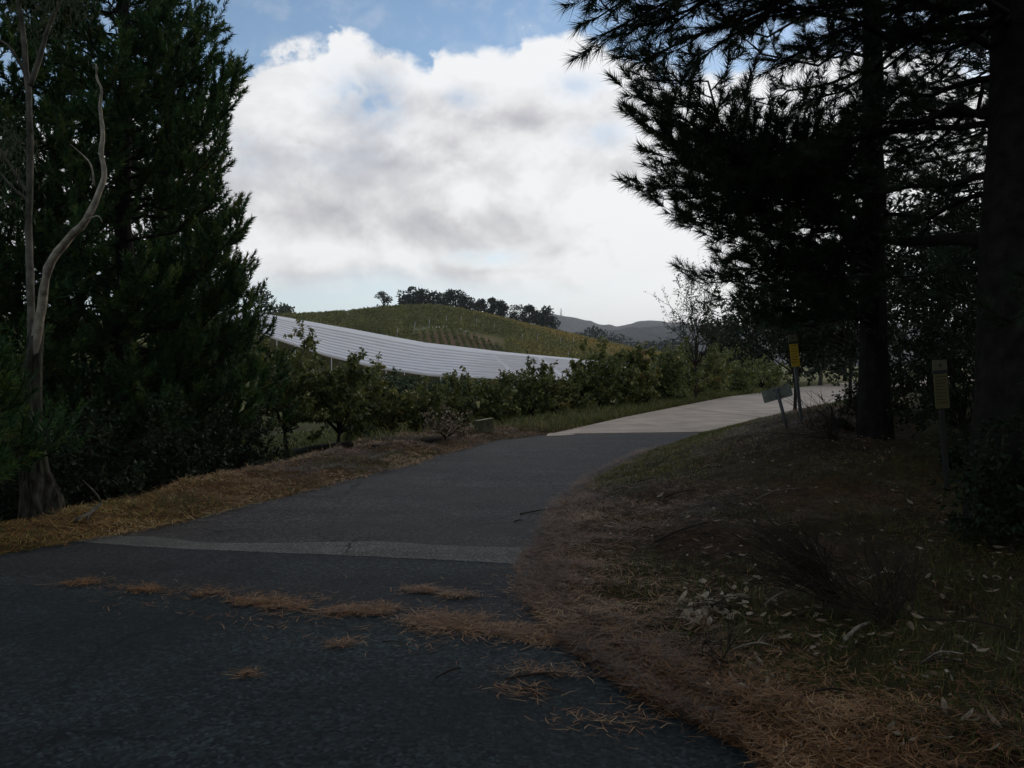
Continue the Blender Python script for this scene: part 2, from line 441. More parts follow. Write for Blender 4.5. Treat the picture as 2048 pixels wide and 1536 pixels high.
def f_asphalt(base, warm, grit, patch=1.0):
    def fn(q, b):
        p = pos(q)
        v = q.vor(p, grit * .62, 'Color'); vs_ = q.sep(v)[0]
        fine = q.noise(p, grit * 1.7, 3, .7)
        med = q.noise(p, 2.2, 6, .6); big = q.noise(p, .5, 4, .5)
        lane = q.noise(q.xyz(q.m('MULTIPLY', q.sep(p)[0], .35), q.sep(p)[1], 0), 1.5, 5, .6)
        t = q.m('ADD', q.m('MULTIPLY', vs_, .55), q.m('MULTIPLY', fine, .45))
        c = ramp(q, t, [(0.15, tuple(x * .2 for x in base)), (.5, base), (.72, tuple(x * 1.7 for x in base)), (.9, tuple(min(1, x * 5.0) for x in base))])
        k = q.m('ADD', q.lin(med, .3, .7, .74, 1.22), q.lin(lane, .35, .65, -.22, .22))
        c = q.mix(1.0, c, q.xyz(k, k, k), 'MULTIPLY')
        c = q.mix(q.ss(big, .42, .66, 0, .5), c, warm)
        wv = q.node('ShaderNodeVectorMath', operation='ADD'); q.put(wv.inputs[0], p)
        nn = q.m('MULTIPLY', q.m('SUBTRACT', q.noise(p, 3.5, 4, .6), .5), .35); q.put(wv.inputs[1], q.xyz(nn, nn, 0.0))
        ce = q.vor(wv.outputs[0], .75, 'Distance', 'DISTANCE_TO_EDGE')
        cm = q.m('MULTIPLY', q.ss(ce, .012, .003), q.ss(q.noise(p, .8, 3, .5), .50, .60))
        c = q.mix(q.m('MULTIPLY', cm, .85), c, (.006, .006, .006))
        q.put(b.inputs['Base Color'], c)
        q.put(b.inputs['Roughness'], q.lin(fine, .3, .7, .62, .9)); b.inputs['Specular IOR Level'].default_value = .16
        bump(q, b, q.m('ADD', q.m('MULTIPLY', t, .8), q.m('MULTIPLY', med, .3)), .75, .008)
    return fn
M['road'] = mat('road_bitumen', f_asphalt((.0165, .0225, .0215), (.014, .0175, .017), 85))
M['apron'] = mat('apron_bitumen', f_asphalt((.024, .025, .0235), (.029, .027, .024), 90))
M['drive'] = mat('driveway_bitumen', f_asphalt((.045, .040, .035), (.054, .046, .038), 80))
M['strip'] = mat('concrete_strip', f_asphalt((.105, .101, .086), (.090, .085, .070), 150))
def f_conc(q, b):
    p = pos(q); n = q.noise(p, 1.3, 7, .62); f = q.noise(p, 26, 4, .7); st = q.noise(q.xyz(q.m('MULTIPLY', q.sep(p)[0], .4), q.sep(p)[1], 0), .9, 5, .6)
    c = ramp(q, n, [(.3, (.32, .255, .19)), (.5, (.42, .335, .255)), (.7, (.51, .415, .32))])
    k = q.m('MULTIPLY', q.lin(f, .3, .7, .86, 1.1), q.lin(st, .3, .7, .82, 1.12))
    q.put(b.inputs['Base Color'], q.mix(1.0, c, q.xyz(k, k, k), 'MULTIPLY'))
    b.inputs['Roughness'].default_value = .85
    bump(q, b, f, .4, .005)
M['concrete'] = mat('driveway_concrete', f_conc)
M['slab'] = plain('bluish_slab', (.10, .125, .14), .8, .3, .35, 6, .3)

def f_ground(q, b):
    p = pos(q)
    n1 = q.noise(p, 1.1, 6, .6); n2 = q.noise(p, 9, 6, .7); n3 = q.noise(p, 45, 3, .7); nfar = q.noise(p, .12, 6, .6)
    streak = q.noise(q.xyz(q.m('MULTIPLY', q.sep(p)[0], .5), q.m('MULTIPLY', q.sep(p)[1], 2.0), 0), 20, 4, .7)
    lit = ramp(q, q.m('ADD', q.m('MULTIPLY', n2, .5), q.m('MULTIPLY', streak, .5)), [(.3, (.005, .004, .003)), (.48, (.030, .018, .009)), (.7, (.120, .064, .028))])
    gre = ramp(q, q.m('ADD', q.m('MULTIPLY', n2, .6), q.m('MULTIPLY', n3, .4)), [(.3, (.014, .018, .007)), (.55, (.044, .050, .015)), (.75, (.11, .095, .03))])
    dry = ramp(q, q.m('ADD', q.m('MULTIPLY', n2, .6), q.m('MULTIPLY', n3, .4)), [(.3, (.030, .020, .010)), (.5, (.10, .052, .020)), (.7, (.20, .105, .035))])
    soil = ramp(q, n2, [(.3, (.17, .105, .060)), (.7, (.26, .165, .095))])
    farg = ramp(q, nfar, [(.3, (.10, .10, .032)), (.5, (.13, .125, .038)), (.7, (.18, .145, .045))])
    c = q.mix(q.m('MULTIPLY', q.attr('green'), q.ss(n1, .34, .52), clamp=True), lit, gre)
    c = q.mix(q.m('MULTIPLY', q.attr('dry'), q.ss(n1, .22, .5, .35, 1.0), clamp=True), c, dry)
    c = q.mix(q.attr('far'), c, farg)
    c = q.mix(q.attr('soil'), c, soil)
    q.put(b.inputs['Base Color'], c)
    b.inputs['Roughness'].default_value = .95; b.inputs['Specular IOR Level'].default_value = .1
    bump(q, b, q.m('ADD', q.m('MULTIPLY', n2, .7), q.m('MULTIPLY', n3, .4)), .9, .03)
M['ground'] = mat('leaf_litter_and_grass', f_ground)
def f_hill(q, b):
    p = pos(q); n = q.noise(p, .012, 8, .65); f = q.noise(p, .09, 5, .7)
    q.put(b.inputs['Base Color'], ramp(q, q.m('ADD', q.m('MULTIPLY', n, .5), q.m('MULTIPLY', f, .5)), [(.35, (.055, .055, .048)), (.55, (.095, .092, .080)), (.7, (.16, .15, .12))]))
    b.inputs['Specular IOR Level'].default_value = .05
    bump(q, b, f, 1.0, 8)
M['hills'] = mat('wooded_hills', f_hill)
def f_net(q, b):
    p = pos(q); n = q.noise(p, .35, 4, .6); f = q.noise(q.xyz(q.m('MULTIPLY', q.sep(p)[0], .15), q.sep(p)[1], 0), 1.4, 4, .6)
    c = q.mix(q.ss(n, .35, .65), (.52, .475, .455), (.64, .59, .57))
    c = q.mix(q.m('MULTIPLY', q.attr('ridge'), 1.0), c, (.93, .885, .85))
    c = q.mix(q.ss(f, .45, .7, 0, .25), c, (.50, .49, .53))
    q.put(b.inputs['Base Color'], c); b.inputs['Roughness'].default_value = .75
    t = q.node('ShaderNodeBsdfTranslucent'); q.put(t.inputs[0], c)
    m = q.node('ShaderNodeMixShader'); m.inputs[0].default_value = .25
    out = [x for x in q.nt.nodes if x.type == 'OUTPUT_MATERIAL'][0]
    q.nt.links.new(b.outputs[0], m.inputs[1]); q.nt.links.new(t.outputs[0], m.inputs[2]); q.nt.links.new(m.outputs[0], out.inputs['Surface'])
M['net'] = mat('white_netting', f_net)

# ------------------------------------------------------------------ the ground sheet
def grow(start, end, step, f):
    o = []; x = start
    while x < end: o.append(x); x += step; step *= f
    o.append(end); return o
ys = np.array(sorted([-y for y in grow(.2, 40, .3, 1.15)]) + list(np.arange(0.3, 20, .17)) + grow(20, 60, .2, 1.045)[:-1] + grow(60, 300, 1.0, 1.012)[:-1] + grow(300, 3550, 8, 1.16))
xp = list(np.arange(0, 8, .17)) + grow(8, 90, .19, 1.045)[:-1] + grow(90, 3500, 3, 1.14)
xs = np.array(sorted([-x for x in xp[1:]]) + xp)
X, Y = np.meshgrid(xs, ys)
Zg = H(X, Y)
nx, ny = len(xs), len(ys)
idx = np.arange(nx * ny).reshape(ny, nx)
Fg = np.stack([idx[:-1, :-1], idx[:-1, 1:], idx[1:, 1:], idx[1:, :-1]], -1).reshape(-1, 4)
SR, SL = X - xR(Y), xL(Y) - X
nz = fbm(X * .5, Y * .5)
U = 1024 + F * X / np.maximum(Y, 1)
a_far = sm((Y - 26) / 20)
a_green = np.where(SR > 0, np.clip(np.interp(Y, [0, 5, 8, 12, 20], [.85, .55, .22, .5, .95]) + nz * .8 + .5 * sm(1 - abs(SR - .7) / .7) * (Y > 9.5) + .5 * sm((SR - 3) / 3), 0, 1),
                   np.clip(np.interp(Y, [5, 10, 16, 20], [.5, .3, .2, .9]) + nz + .7 * sm((SL - 2) / 2), 0, 1))
a_dry = np.where(SL > 0, np.clip(1.15 - sm((SL - 1.6) / 1.5) - sm((Y - 9) / 3) * .85, 0, 1), np.clip(nz * 1.2 + .1, 0, .4))
a_soil = (sm(1 - abs(U - 918) / 95 + .3) * sm((Y - 168) / 6) * sm((198 - Y + (U - 918) * .05) / 10))
a_soil = np.clip(a_soil * 1.2, 0, 1)
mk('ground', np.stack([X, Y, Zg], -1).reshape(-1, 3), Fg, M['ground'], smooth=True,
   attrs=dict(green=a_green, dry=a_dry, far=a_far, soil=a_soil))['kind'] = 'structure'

# ------------------------------------------------------------------ pavements (edges butt against each other)
rng = np.random.RandomState(11)
def wobble(pts, step=.25, amp=.03, seed=0):
    pts = np.array(pts, float); d = np.r_[0, np.cumsum(np.hypot(*np.diff(pts, axis=0).T))]
    n = max(2, int(d[-1] / step)); t = np.linspace(0, d[-1], n)
    q = np.stack([np.interp(t, d, pts[:, 0]), np.interp(t, d, pts[:, 1])], 1)
    o = np.stack([fbm(t * 1.7 + seed, t * 0 + seed), fbm(t * 1.7 + 31 + seed, t * 0 + seed)], 1) * amp * 2
    o[0] = o[-1] = 0
    return q + o
def edge_pts(fn, y0, y1):
    yy = np.linspace(y0, y1, max(2, int((y1 - y0) / .3)))
    return [(float(fn(y)), float(y)) for y in yy]
def sheet(name, left, right, mat_, z=0.0, thick=.06, parent=None, rows=None):
    """strip between two polylines with equal counts, given real thickness"""
    n = 60 if rows is None else rows
    def rs(p):
        p = np.array(p, float); d = np.r_[0, np.cumsum(np.hypot(*np.diff(p, axis=0).T))]; t = np.linspace(0, d[-1], n)
        return np.stack([np.interp(t, d, p[:, 0]), np.interp(t, d, p[:, 1])], 1)
    A, B = rs(left), rs(right)
    V = []; Fs = []
    for zz in (z, z - thick):
        for P in (A, B): V += [(x, y, zz) for x, y in P]
    a, b, c, d = 0, n, 2 * n, 3 * n
    for i in range(n - 1):
        Fs += [(a + i, b + i, b + i + 1, a + i + 1), (c + i, c + i + 1, d + i + 1, d + i),
               (a + i, a + i + 1, c + i + 1, c + i), (b + i, d + i, d + i + 1, b + i + 1)]
    Fs += [(a, c, d, b), (a + n - 1, b + n - 1, d + n - 1, c + n - 1)]
    return mk(name, V, Fs, mat_, parent)
gut = [flat(-60, 1160), flat(0, 1166), flat(250, 1180), flat(480, 1196), flat(820, 1238), flat(1000, 1262), flat(1205, 1305)]
strip_far = [flat(215, 1071), flat(300, 1074), flat(400, 1085), flat(560, 1088), flat(760, 1083), flat(900, 1092), flat(1104, 1095)]
strip_near = [flat(150, 1083), flat(330, 1096), flat(600, 1107), flat(830, 1117), flat(1070, 1131)]
strip_near_full = wobble(strip_near, .2, .02, 3); strip_far_w = wobble(strip_far, .2, .02, 4)
gut_w = wobble([(-6.4, 3.9)] + gut[1:] + [(.75, 3.9)], .25, .03, 5)
lo = [(x, y) for x, y in edge_pts(xL, -22, 3.8)] ; hi_ = [(x, y) for x, y in edge_pts(xR, -22, 3.8)]
# road: fan between the near boundary and the gutter line
road_near = [(-30, -22), (16, -22)]
def ngon(name, outline, mat_, z=0.0, thick=.05):
    n = len(outline); V = [(x, y, z) for x, y in outline] + [(x, y, z - thick) for x, y in outline]
    Fs = [tuple(range(n)), tuple(range(2 * n - 1, n - 1, -1))] + [(i, i + n, (i + 1) % n + n, (i + 1) % n) for i in range(n)]
    import bmesh
    o = mk(name, V, Fs, mat_)
    bm = bmesh.new(); bm.from_mesh(o.data); bm.normal_update()
    bmesh.ops.recalc_face_normals(bm, faces=bm.faces)
    bmesh.ops.triangulate(bm, faces=[f for f in bm.faces if len(f.verts) > 4]); bm.to_mesh(o.data); bm.free()
    return o
o = ngon('road', [tuple(p) for p in edge_pts(xR, -22, 3.85)] + [tuple(p) for p in gut_w[::-1][1:-1]] + [tuple(p) for p in edge_pts(xL, -22, 3.9)[::-1]], M['road'])
tag(o, kind='structure')
o = ngon('driveway_apron', [tuple(p) for p in gut_w[1:-1]] + [tuple(p) for p in edge_pts(xR, 4.7, 6.2)] + [tuple(p) for p in strip_near_full[::-1]] + [(float(xL(6.0)), 6.0)], M['apron'])
tag(o, kind='structure')
o = ngon('concrete_strip', [tuple(p) for p in strip_near_full] + [(float(xR(6.9)) - .02, 6.75)] + [tuple(p) for p in strip_far_w[::-1]], M['strip'], z=.004)
tag(o, kind='structure')
YJ = (17.25, 17.75)
o = ngon('driveway', [tuple(p) for p in strip_far_w] + [tuple(p) for p in wobble(edge_pts(xR, 7.1, YJ[1]), .3, .05, 8)] + [tuple(p) for p in wobble(edge_pts(xL, 7.5, YJ[0]), .3, .07, 9)[::-1]], M['drive'])
tag(o, kind='structure')
# concrete drive: slabs with open joints
cdv = bpy.data.objects.new('concrete_driveway', None); sc.collection.objects.link(cdv); cdv.location = (2.5, 17.5, 0); tag(cdv, kind='structure')
joints = [(17.28, 17.78), (27.0, 22.2), (46.0, 31.6), (62, 46), (80, 64), (100, 88)]
for k in range(len(joints) - 1):
    (l0, r0), (l1, r1) = joints[k], joints[k + 1]
    gap = .02 if k == 0 else .05
    sheet('concrete_slab', edge_pts(xL, l0 + (0 if k == 0 else gap), l1 - gap), edge_pts(xR, r0 + (0 if k == 0 else gap), r1 - gap), M['concrete'], z=.015, thick=.1, parent=cdv)
o = ngon('concrete_spill', [(x, y) for x, y in wobble([flat(1088, 874), flat(1150, 870), (1.35, 17.27), (1.0, 17.4), flat(1100, 866), flat(1088, 874)], .1, .03, 2)], M['concrete'], z=.012)
tag(o, kind='structure')
o = ngon('buried_slab', [tuple(p) for p in wobble([flat(1760, 1100), flat(1850, 1092), flat(1950, 1104), flat(1980, 1120), flat(1850, 1136), flat(1775, 1125), flat(1760, 1100)], .2, .04, 6)], M['slab'], z=.11, thick=.3)
tag(o, 'bluish grey concrete slab half buried in litter on the verge', 'concrete slab')

# ------------------------------------------------------------------ distant hills
def ridge(name, us, vs_, y0, span, seed):
    uu = np.linspace(-900, 3200, 700); V = []; rows = np.linspace(-1, 1, 15)
    cv = np.interp(uu, us, vs_) + fbm(uu * .035 + seed, uu * 0, 5) * 2.6
    P = np.zeros((15, 700, 3))
    for i, r_ in enumerate(rows):
        y = y0 + r_ * span
        zc = CAMZ + (HV - cv) / F * y0
        z = -16 + (zc + 16) * (np.cos(r_ * np.pi / 2) ** 1.1 if abs(r_) < 1 else 0)
        z = z + (fbm(uu * .05 + seed, uu * 0 + r_ * 6, 4) * 10) * (1 - abs(r_)) * (abs(r_) > .01)
        P[i] = np.stack([(uu - 1024) / F * y, np.full(700, y), z], 1)
    ix = np.arange(15 * 700).reshape(15, 700)
    Fc = np.stack([ix[:-1, :-1], ix[:-1, 1:], ix[1:, 1:], ix[1:, :-1]], -1).reshape(-1, 4)
    return tag(mk(name, P.reshape(-1, 3), Fc, M['hills'], smooth=True), kind='structure')
ridge('hills', [-900, 900, 1050, 1100, 1150, 1200, 1235, 1262, 1300, 1345, 1420, 1600, 2000, 3200], [640, 640, 634, 629, 636, 648, 652, 646, 640, 644, 655, 650, 640, 645], 2700, 500, 3)
ridge('hills', [-900, 1000, 1150, 1210, 1260, 1330, 1420, 1600, 3200], [668, 668, 664, 662, 658, 652, 650, 655, 660], 1500, 350, 8)

# ------------------------------------------------------------------ leaf geometry
def leaves(P, D, Ln, W, fold=.25, rng=None, droop=None):
    """rhombic folded leaves at P along D; 4 verts, 2 triangles each"""
    n = len(P); D = nrm(D)
    S = nrm(np.cross(D, rng.normal(size=(n, 3)))); N = np.cross(S, D)
    Ln = np.broadcast_to(Ln, (n,))[:, None]; W = np.broadcast_to(W, (n,))[:, None]
    b = P; t = P + D * Ln + (N * Ln * rng.uniform(-.15, .15, (n, 1)))
    m = P + D * Ln * .45 - N * W * fold
    l = m + S * W * .5 + N * W * fold * 2; r = m - S * W * .5 + N * W * fold * 2
    V = np.stack([b, l, t, r], 1).reshape(-1, 3)
    i = np.arange(n)[:, None] * 4
    Fc = np.concatenate([i + np.array([[0, 1, 2]]), i + np.array([[0, 2, 3]])], 0)
    return V, Fc
def needles(P, D, L, n, ln, w, rng, spread=(.35, 1.0)):
    """tufts: P shoot bases, D directions, L shoot lengths"""
    k = len(P); P = np.repeat(P, n, 0); D = nrm(np.repeat(D, n, 0)); L = np.repeat(L, n)
    m = len(P); t = rng.rand(m) ** .7
    base = P + D * (L * t)[:, None]
    a = nrm(np.cross(D, rng.normal(size=(m, 3))))
    ang = rng.uniform(spread[0], spread[1], m) * (1.15 - .5 * t)
    d = D * np.cos(ang)[:, None] + a * np.sin(ang)[:, None]
    d[:, 2] -= .06
    ll = ln * rng.uniform(.7, 1.15, m)
    s = nrm(np.cross(d, rng.normal(size=(m, 3)))) * (w / 2)
    V = np.stack([base - s, base + s, base + d * ll[:, None]], 1).reshape(-1, 3)
    Fc = np.arange(m * 3).reshape(-1, 3)
    var = np.repeat(np.clip(np.repeat(rng.rand(k) * .75, n) + rng.rand(m) * .25, 0, 1), 3)
    return V, Fc, var

def bez(p0, p1, sag, n, tipup=0):
    t = np.linspace(0, 1, n)[:, None]
    q = p0 * (1 - t) + p1 * t
    q[:, 2] += (sag * np.sin(np.pi * t[:, 0]))
    return q
class Pine:
    def __init__(s, seed, gap=.11, plume=False): s.gap = gap; s.plume = plume; s.r = np.random.RandomState(seed); s.tb = Tubes(); s.SP = []; s.SD = []; s.SL = []
    def shoot(s, p, d, l): s.SP.append(p); s.SD.append(d); s.SL.append(l)
    def branch(s, p0, p1, r0, sag=-.1, upt=.5, sec=.42, spacing=.2, start=.25, shl=.2):
        r = s.r; p0 = np.array(p0, float); p1 = np.array(p1, float)
        L = np.linalg.norm(p1 - p0); n = 8
        q = bez(p0, p1, sag * L, n); q[1:-1] += r.normal(size=(n - 2, 3)) * .025 * L
        s.tb.add(q, r0, .006, 5)
        T = nrm(np.gradient(q, axis=0)); k = max(3, int(L * (1 - start) / spacing))
        for j in range(k):
            t = start + (1 - start) * (j + r.rand() * .6) / k; f = t * (n - 1); i = min(int(f), n - 2); a = f - i
            p = q[i] * (1 - a) + q[i + 1] * a; d = T[i]
            sg = 1 if j % 2 else -1; h = np.array((-d[1], d[0], 0.)); h /= max(np.linalg.norm(h), .1)
            sd_ = nrm(d * r.uniform(.5, .9) + h * sg * r.uniform(.5, 1.0) + np.array((0, 0, r.uniform(-.15, .45))))
            if s.plume:
                up_ = np.array((0, 0, 1.0)); sl = (.30 + .16 * L * (1.2 - t)) * r.uniform(.75, 1.3)
                s1 = nrm(d * r.uniform(.3, .9) + h * sg * r.uniform(.1, 1.0) + up_ * r.uniform(.0, .7))
                for w_ in range(2):
                    s2 = nrm(s1 + up_ * r.uniform(.5, 1.3)); pa = p; pb = p + s1 * sl * .5; pc = pb + s2 * sl * .55
                    s.tb.add(np.array([pa, pb, pc]), .008, .003, 3)
                    s.shoot(pa, s1, sl * .5); s.shoot(pb, s2, sl * .55); s.shoot(pa + (pb - pa) * .5, nrm(s1 + s2), sl * .5)
                    s1 = nrm(s1 + r.normal(size=3) * .5); p = pa + s1 * sl * .25; sl *= r.uniform(.7, .95)
                continue
            sl = L * sec * (1.12 - t) * r.uniform(.7, 1.25) + .12
            e = p + sd_ * sl + np.array((0, 0, upt * .3 * sl))
            m = 4; qq = bez(p, e, -.08 * sl, m); s.tb.add(qq, .007 + .004 * sl, .003, 3)
            c = max(2, int(sl / s.gap))
            for z in range(c):
                w = (z + .6 + r.rand() * .4) / c; w = min(w, 1); pp = p * (1 - w) + e * w; pp = pp + np.array((0, 0, -.08 * sl * np.sin(np.pi * w)))
                dd = nrm(sd_ + np.array((0, 0, upt)) * r.uniform(.3, 1.4) + r.normal(size=3) * .38)
                s.shoot(pp, dd, shl * r.uniform(.6, 1.3))
            s.shoot(e, nrm(sd_ + np.array((0, 0, upt))), shl * 1.3)
        for z in range(4):
            s.shoot(q[-1] - T[-1] * .08 * z, nrm(T[-1] + np.array((0, 0, upt)) + r.normal(size=3) * .3), shl * 1.3)
    def whorls(s, path, z0, z1, dz, Rf, elev=.25, r0=.03, azr=None, nb=5, **kw):
        """branches in tiers round the trunk path (function z -> xy)"""
        r = s.r; z = z0
        while z < z1:
            c = path(z)
            a0 = r.rand() * 6.28
            for b in range(nb):
                a = a0 + b * 6.283 / nb + r.normal() * .25; zz = z + r.uniform(-.5, .5) * dz
                if azr is not None and not azr(a, zz): continue
                L = Rf(zz, a) * r.uniform(.72, 1.12)
                d = np.array((math.cos(a), math.sin(a), elev + r.normal() * .1))
                p0 = np.array((c[0], c[1], zz)); s.branch(p0, p0 + d * L, r0 * (.5 + .25 * L / 2), **kw)
            z += dz
    def build(s, loc, label, nn, ln, w, mat_, trunk_pts, trunk_r, group=None, spread=(.35, 1.0), clip=None):
        root = empty('pine_tree', tuple(loc), label, 'tree', group)
        mb = MB(); mb.tube(trunk_pts, trunk_r, 14, rough=.07, rng=s.r)
        mb.build('trunk', M['bark'], root, smooth=False)
        s.tb.build('branches', M['bark'], root)
        P, D, L = np.array(s.SP), np.array(s.SD), np.array(s.SL)
        if clip is not None: k = clip(P); P, D, L = P[k], D[k], L[k]
        V, Fc, var = needles(P, D, L, nn, ln, w, s.r, spread)
        mk('crown', V, Fc, mat_, root, var=var)
        return root
def trunk(base, top, r0, r1, n=14, flare=1.5, wob=.04, rng=None):
    base, top = np.array(base, float), np.array(top, float)
    t = np.linspace(0, 1, n); P = base * (1 - t[:, None]) + top * t[:, None]
    if rng is not None: P[1:-1, :2] += rng.normal(size=(n - 2, 2)) * wob
    Rr = r0 + (r1 - r0) * t; Rr[0] *= flare; Rr[1] *= 1 + (flare - 1) * .25
    return P, Rr

# ================================================================== trees on the left
def gz(x, y): return float(H(x, y))
rl = np.random.RandomState(3)
# main pine, trunk seen at column 245
bx, by = (245 - 1024) / F * 14, 14.0
b = (bx, by, gz(bx, by) - .1)
P1 = Pine(21, .15, True)
tips = [(446, 42), (432, 70), (425, 105), (440, 120), (405, 20), (486, 140), (488, 168), (478, 198), (460, 222), (470, 150), (448, 292), (440, 318), (425, 345),
        (446, 382), (430, 368), (488, 425), (490, 452), (480, 480), (458, 505), (450, 520), (500, 548), (523, 556), (515, 590), (528, 630), (540, 660), (530, 700), (545, 730), (520, 760),
        (540, 800), (530, 840), (515, 870), (480, 900), (400, -60), (380, -140), (340, -230), (360, 940), (300, 930), (420, 880)]
for (u, v) in tips:
    yy = by + rl.uniform(-.9, .9); tip = px(u - (12 if v < 520 else 32), v + 6, yy)
    rr_ = np.hypot(tip[0] - bx, tip[1] - by)
    z0 = max(tip[2] - .42 * rr_, b[2] + .5)
    P1.branch((bx, by, z0), tip, .032, sag=-.12, upt=1.6, sec=.36, spacing=.11, start=.35, shl=.34)
def R1(z, a):
    base = np.interp(z, [0, 2, 4, 7, 9, 11.5], [2.3, 2.4, 2.2, 1.9, 1.7, .5])
    return base * (1 - (.60 if z > 2.9 else .16) * max(math.cos(a), 0))
P1.whorls(lambda z: (bx, by), b[2] + .7, 11.5, .42, R1, elev=.3, r0=.03, nb=7, upt=1.2, sec=.45, spacing=.16, start=.25, shl=.3,
          azr=lambda a, z: not (3.2 < z < 4.3 and math.cos(a) > .1))
tp_, tr_ = trunk(b, (bx + .15, by, 12), .21, .03, rng=rl)
P1.build(b, 'tall green pine behind the verge with a layered crown against the sky', 33, .115, .022, M['needle_left'], tp_, tr_, spread=(.5, 1.1))
# more pines filling the left
def fill_pine(u, y, h, Rmax, seed, label, z0=.3, dz=.48, nn=32, dens=.22, nb=5, needle=.024, clip=None):
    x = (u - 1024) / F * y; bz = gz(x, y) - .1; p = Pine(seed, .15, True)
    p.whorls(lambda z: (x, y), bz + z0, bz + h, dz, lambda z, a: Rmax * np.interp((z - bz) / h, [0, .25, .6, 1], [.9, 1, .75, .15]),
             elev=.25, r0=.03, nb=nb, upt=1.1, sec=.45, spacing=dens, start=.2, shl=.3)
    tp2, tr2 = trunk((x, y, bz), (x + .1, y, bz + h), .18, .03, rng=np.random.RandomState(seed))
    return p.build((x, y, bz), label, nn - 8, .12, needle * 1.2, M['needle_left'], tp2, tr2, clip=clip, spread=(.4, 1.15))
fill_pine(-20, 12.5, 9.5, 2.3, 31, 'dark pine at the left edge behind the pale gum trunk', dens=.22, nn=34, z0=.2)
fill_pine(395, 17.5, 6.0, 2.0, 32, 'smaller pine low between the tall pine and the orchard', z0=.2, dens=.2)
fill_pine(110, 17.5, 11, 2.5, 33, 'pine half hidden behind the tall pine and the gum', dens=.26)
fill_pine(330, 17, 11.5, 1.5, 36, 'narrow pine directly behind the tall pine trunk', dens=.2)
fill_pine(-70, 7.9, 2.1, .95, 35, 'bushy young pine beside the gum trunk at the left edge', z0=.8, dz=.3, dens=.16, needle=.014)
fill_pine(-330, 11, 9, 2.6, 34, 'pine beyond the left edge whose branches reach in', dens=.5, nn=26)

# ------------------------------------------------------------------ broadleaf builder
def leafy(name, base, h, w, seed, mat_leaf, label, cat='tree', n_limb=9, leaf=(.11, .055), n_leaf=5000, low=.12, droop=.4, group=None,
          wood='twig', tr=.05, vmax=1.0, twig_only=0, wy=None, upright=.5, outs=.0, trunk_h=.3):
    r = np.random.RandomState(seed); base = np.array(base, float); wy = w if wy is None else wy
    root = empty(name, tuple(base), label, cat, group)
    tb = Tubes(); tw = MB()
    th = h * trunk_h
    tq, tr_ = trunk(base - np.array((0, 0, .08)), base + np.array((r.normal() * .05, r.normal() * .05, th)), tr, tr * .7, 5, 1.35)
    tw.tube(tq, tr_, 8, rough=.08, rng=r); top_ = tq[-1]
    TP, TD = [], []
    for i in range(n_limb):
        a = i * 2.4 + r.rand(); zr = (i + .5) / n_limb
        zt = h * (low + (1 - low) * np.clip(zr + r.normal() * .06, 0, 1)); rad = .5 * math.sqrt(max(0.12, 1 - ((zt / h - .45) / .62) ** 2)) * r.uniform(.75, 1.1)
        e = base + np.array((math.cos(a) * w * rad, math.sin(a) * wy * rad, zt))
        s0 = tq[-2] * .5 + top_ * .5
        q = bez(s0, e, .10 * h * (1 if zt > th else .2), 6); q[1:-1] += r.normal(size=(4, 3)) * .04 * h
        tb.add(q, tr * .5, tr * .12, 5)
        ns = 8
        for j in range(ns):
            t = .3 + .7 * (j + r.rand()) / ns; f = min(t, .999) * 5; k = int(f); p = q[k] * (1 - f + k) + q[k + 1] * (f - k)
            d = nrm(nrm(q[k + 1] - q[k]) * .6 + r.normal(size=3) * .75 + np.array((0, 0, upright * .6)))
            ln_ = r.uniform(.12, .30) * min(w, h) * (1.3 if j == ns - 1 else 1)
            e2 = p + d * ln_; q2 = bez(p, e2, .06 * ln_, 4); tb.add(q2, tr * .13, tr * .05, 3)
            for c in range(4):
                t3 = r.uniform(.2, 1); p3 = p * (1 - t3) + e2 * t3; d3 = nrm(d * .7 + r.normal(size=3) * .7 + np.array((0, 0, upright * .5 + outs))); l3 = ln_ * r.uniform(.35, .8)
                tb.add(np.array([p3, p3 + d3 * l3 * .5, p3 + d3 * l3]), tr * .06, tr * .03, 3); TP.append(p3); TD.append(d3 * l3)
            TP.append(p); TD.append(e2 - p)
    TP, TD = np.array(TP), np.array(TD)
    i = r.randint(0, len(TP), n_leaf); t = r.rand(n_leaf, 1) ** .7 * 1.02
    P = TP[i] + TD[i] * t + r.normal(size=(n_leaf, 3)) * .015
    D = nrm(TD[i]) * .5 + r.normal(size=(n_leaf, 3)) * .6 + np.array((0, 0, -droop))
    sz = r.uniform(.65, 1.25, n_leaf)
    V, Fc = leaves(P, D, leaf[0] * sz, leaf[1] * sz, .15, r)
    tv = r.rand(len(TP)) * .6; var = np.repeat(np.clip(tv[i] + r.rand(n_leaf) ** 2 * .5, 0, 1) * vmax, 4)
    tw.build('trunk', M[wood], root, smooth=True); tb.build('branches', M[wood], root)
    mk('crown', V, Fc, mat_leaf, root, var=var)
    return root
# gum tree at the left edge with pale forked stems
gx, gy = (92 - 1024) / F * 8.6, 8.6
gb = np.array((gx, gy, gz(gx, gy) - .08))
root = empty('gum_tree', tuple(gb), 'old gum at the left edge with fluted grey base and two pale stems', 'tree')
mb = MB(); r_ = np.random.RandomState(8)
tq = np.array([gb, px(84, 990, 8.6), px(70, 940, 8.6), px(62, 860, 8.6), px(66, 740, 8.6), px(76, 645, 8.6)])
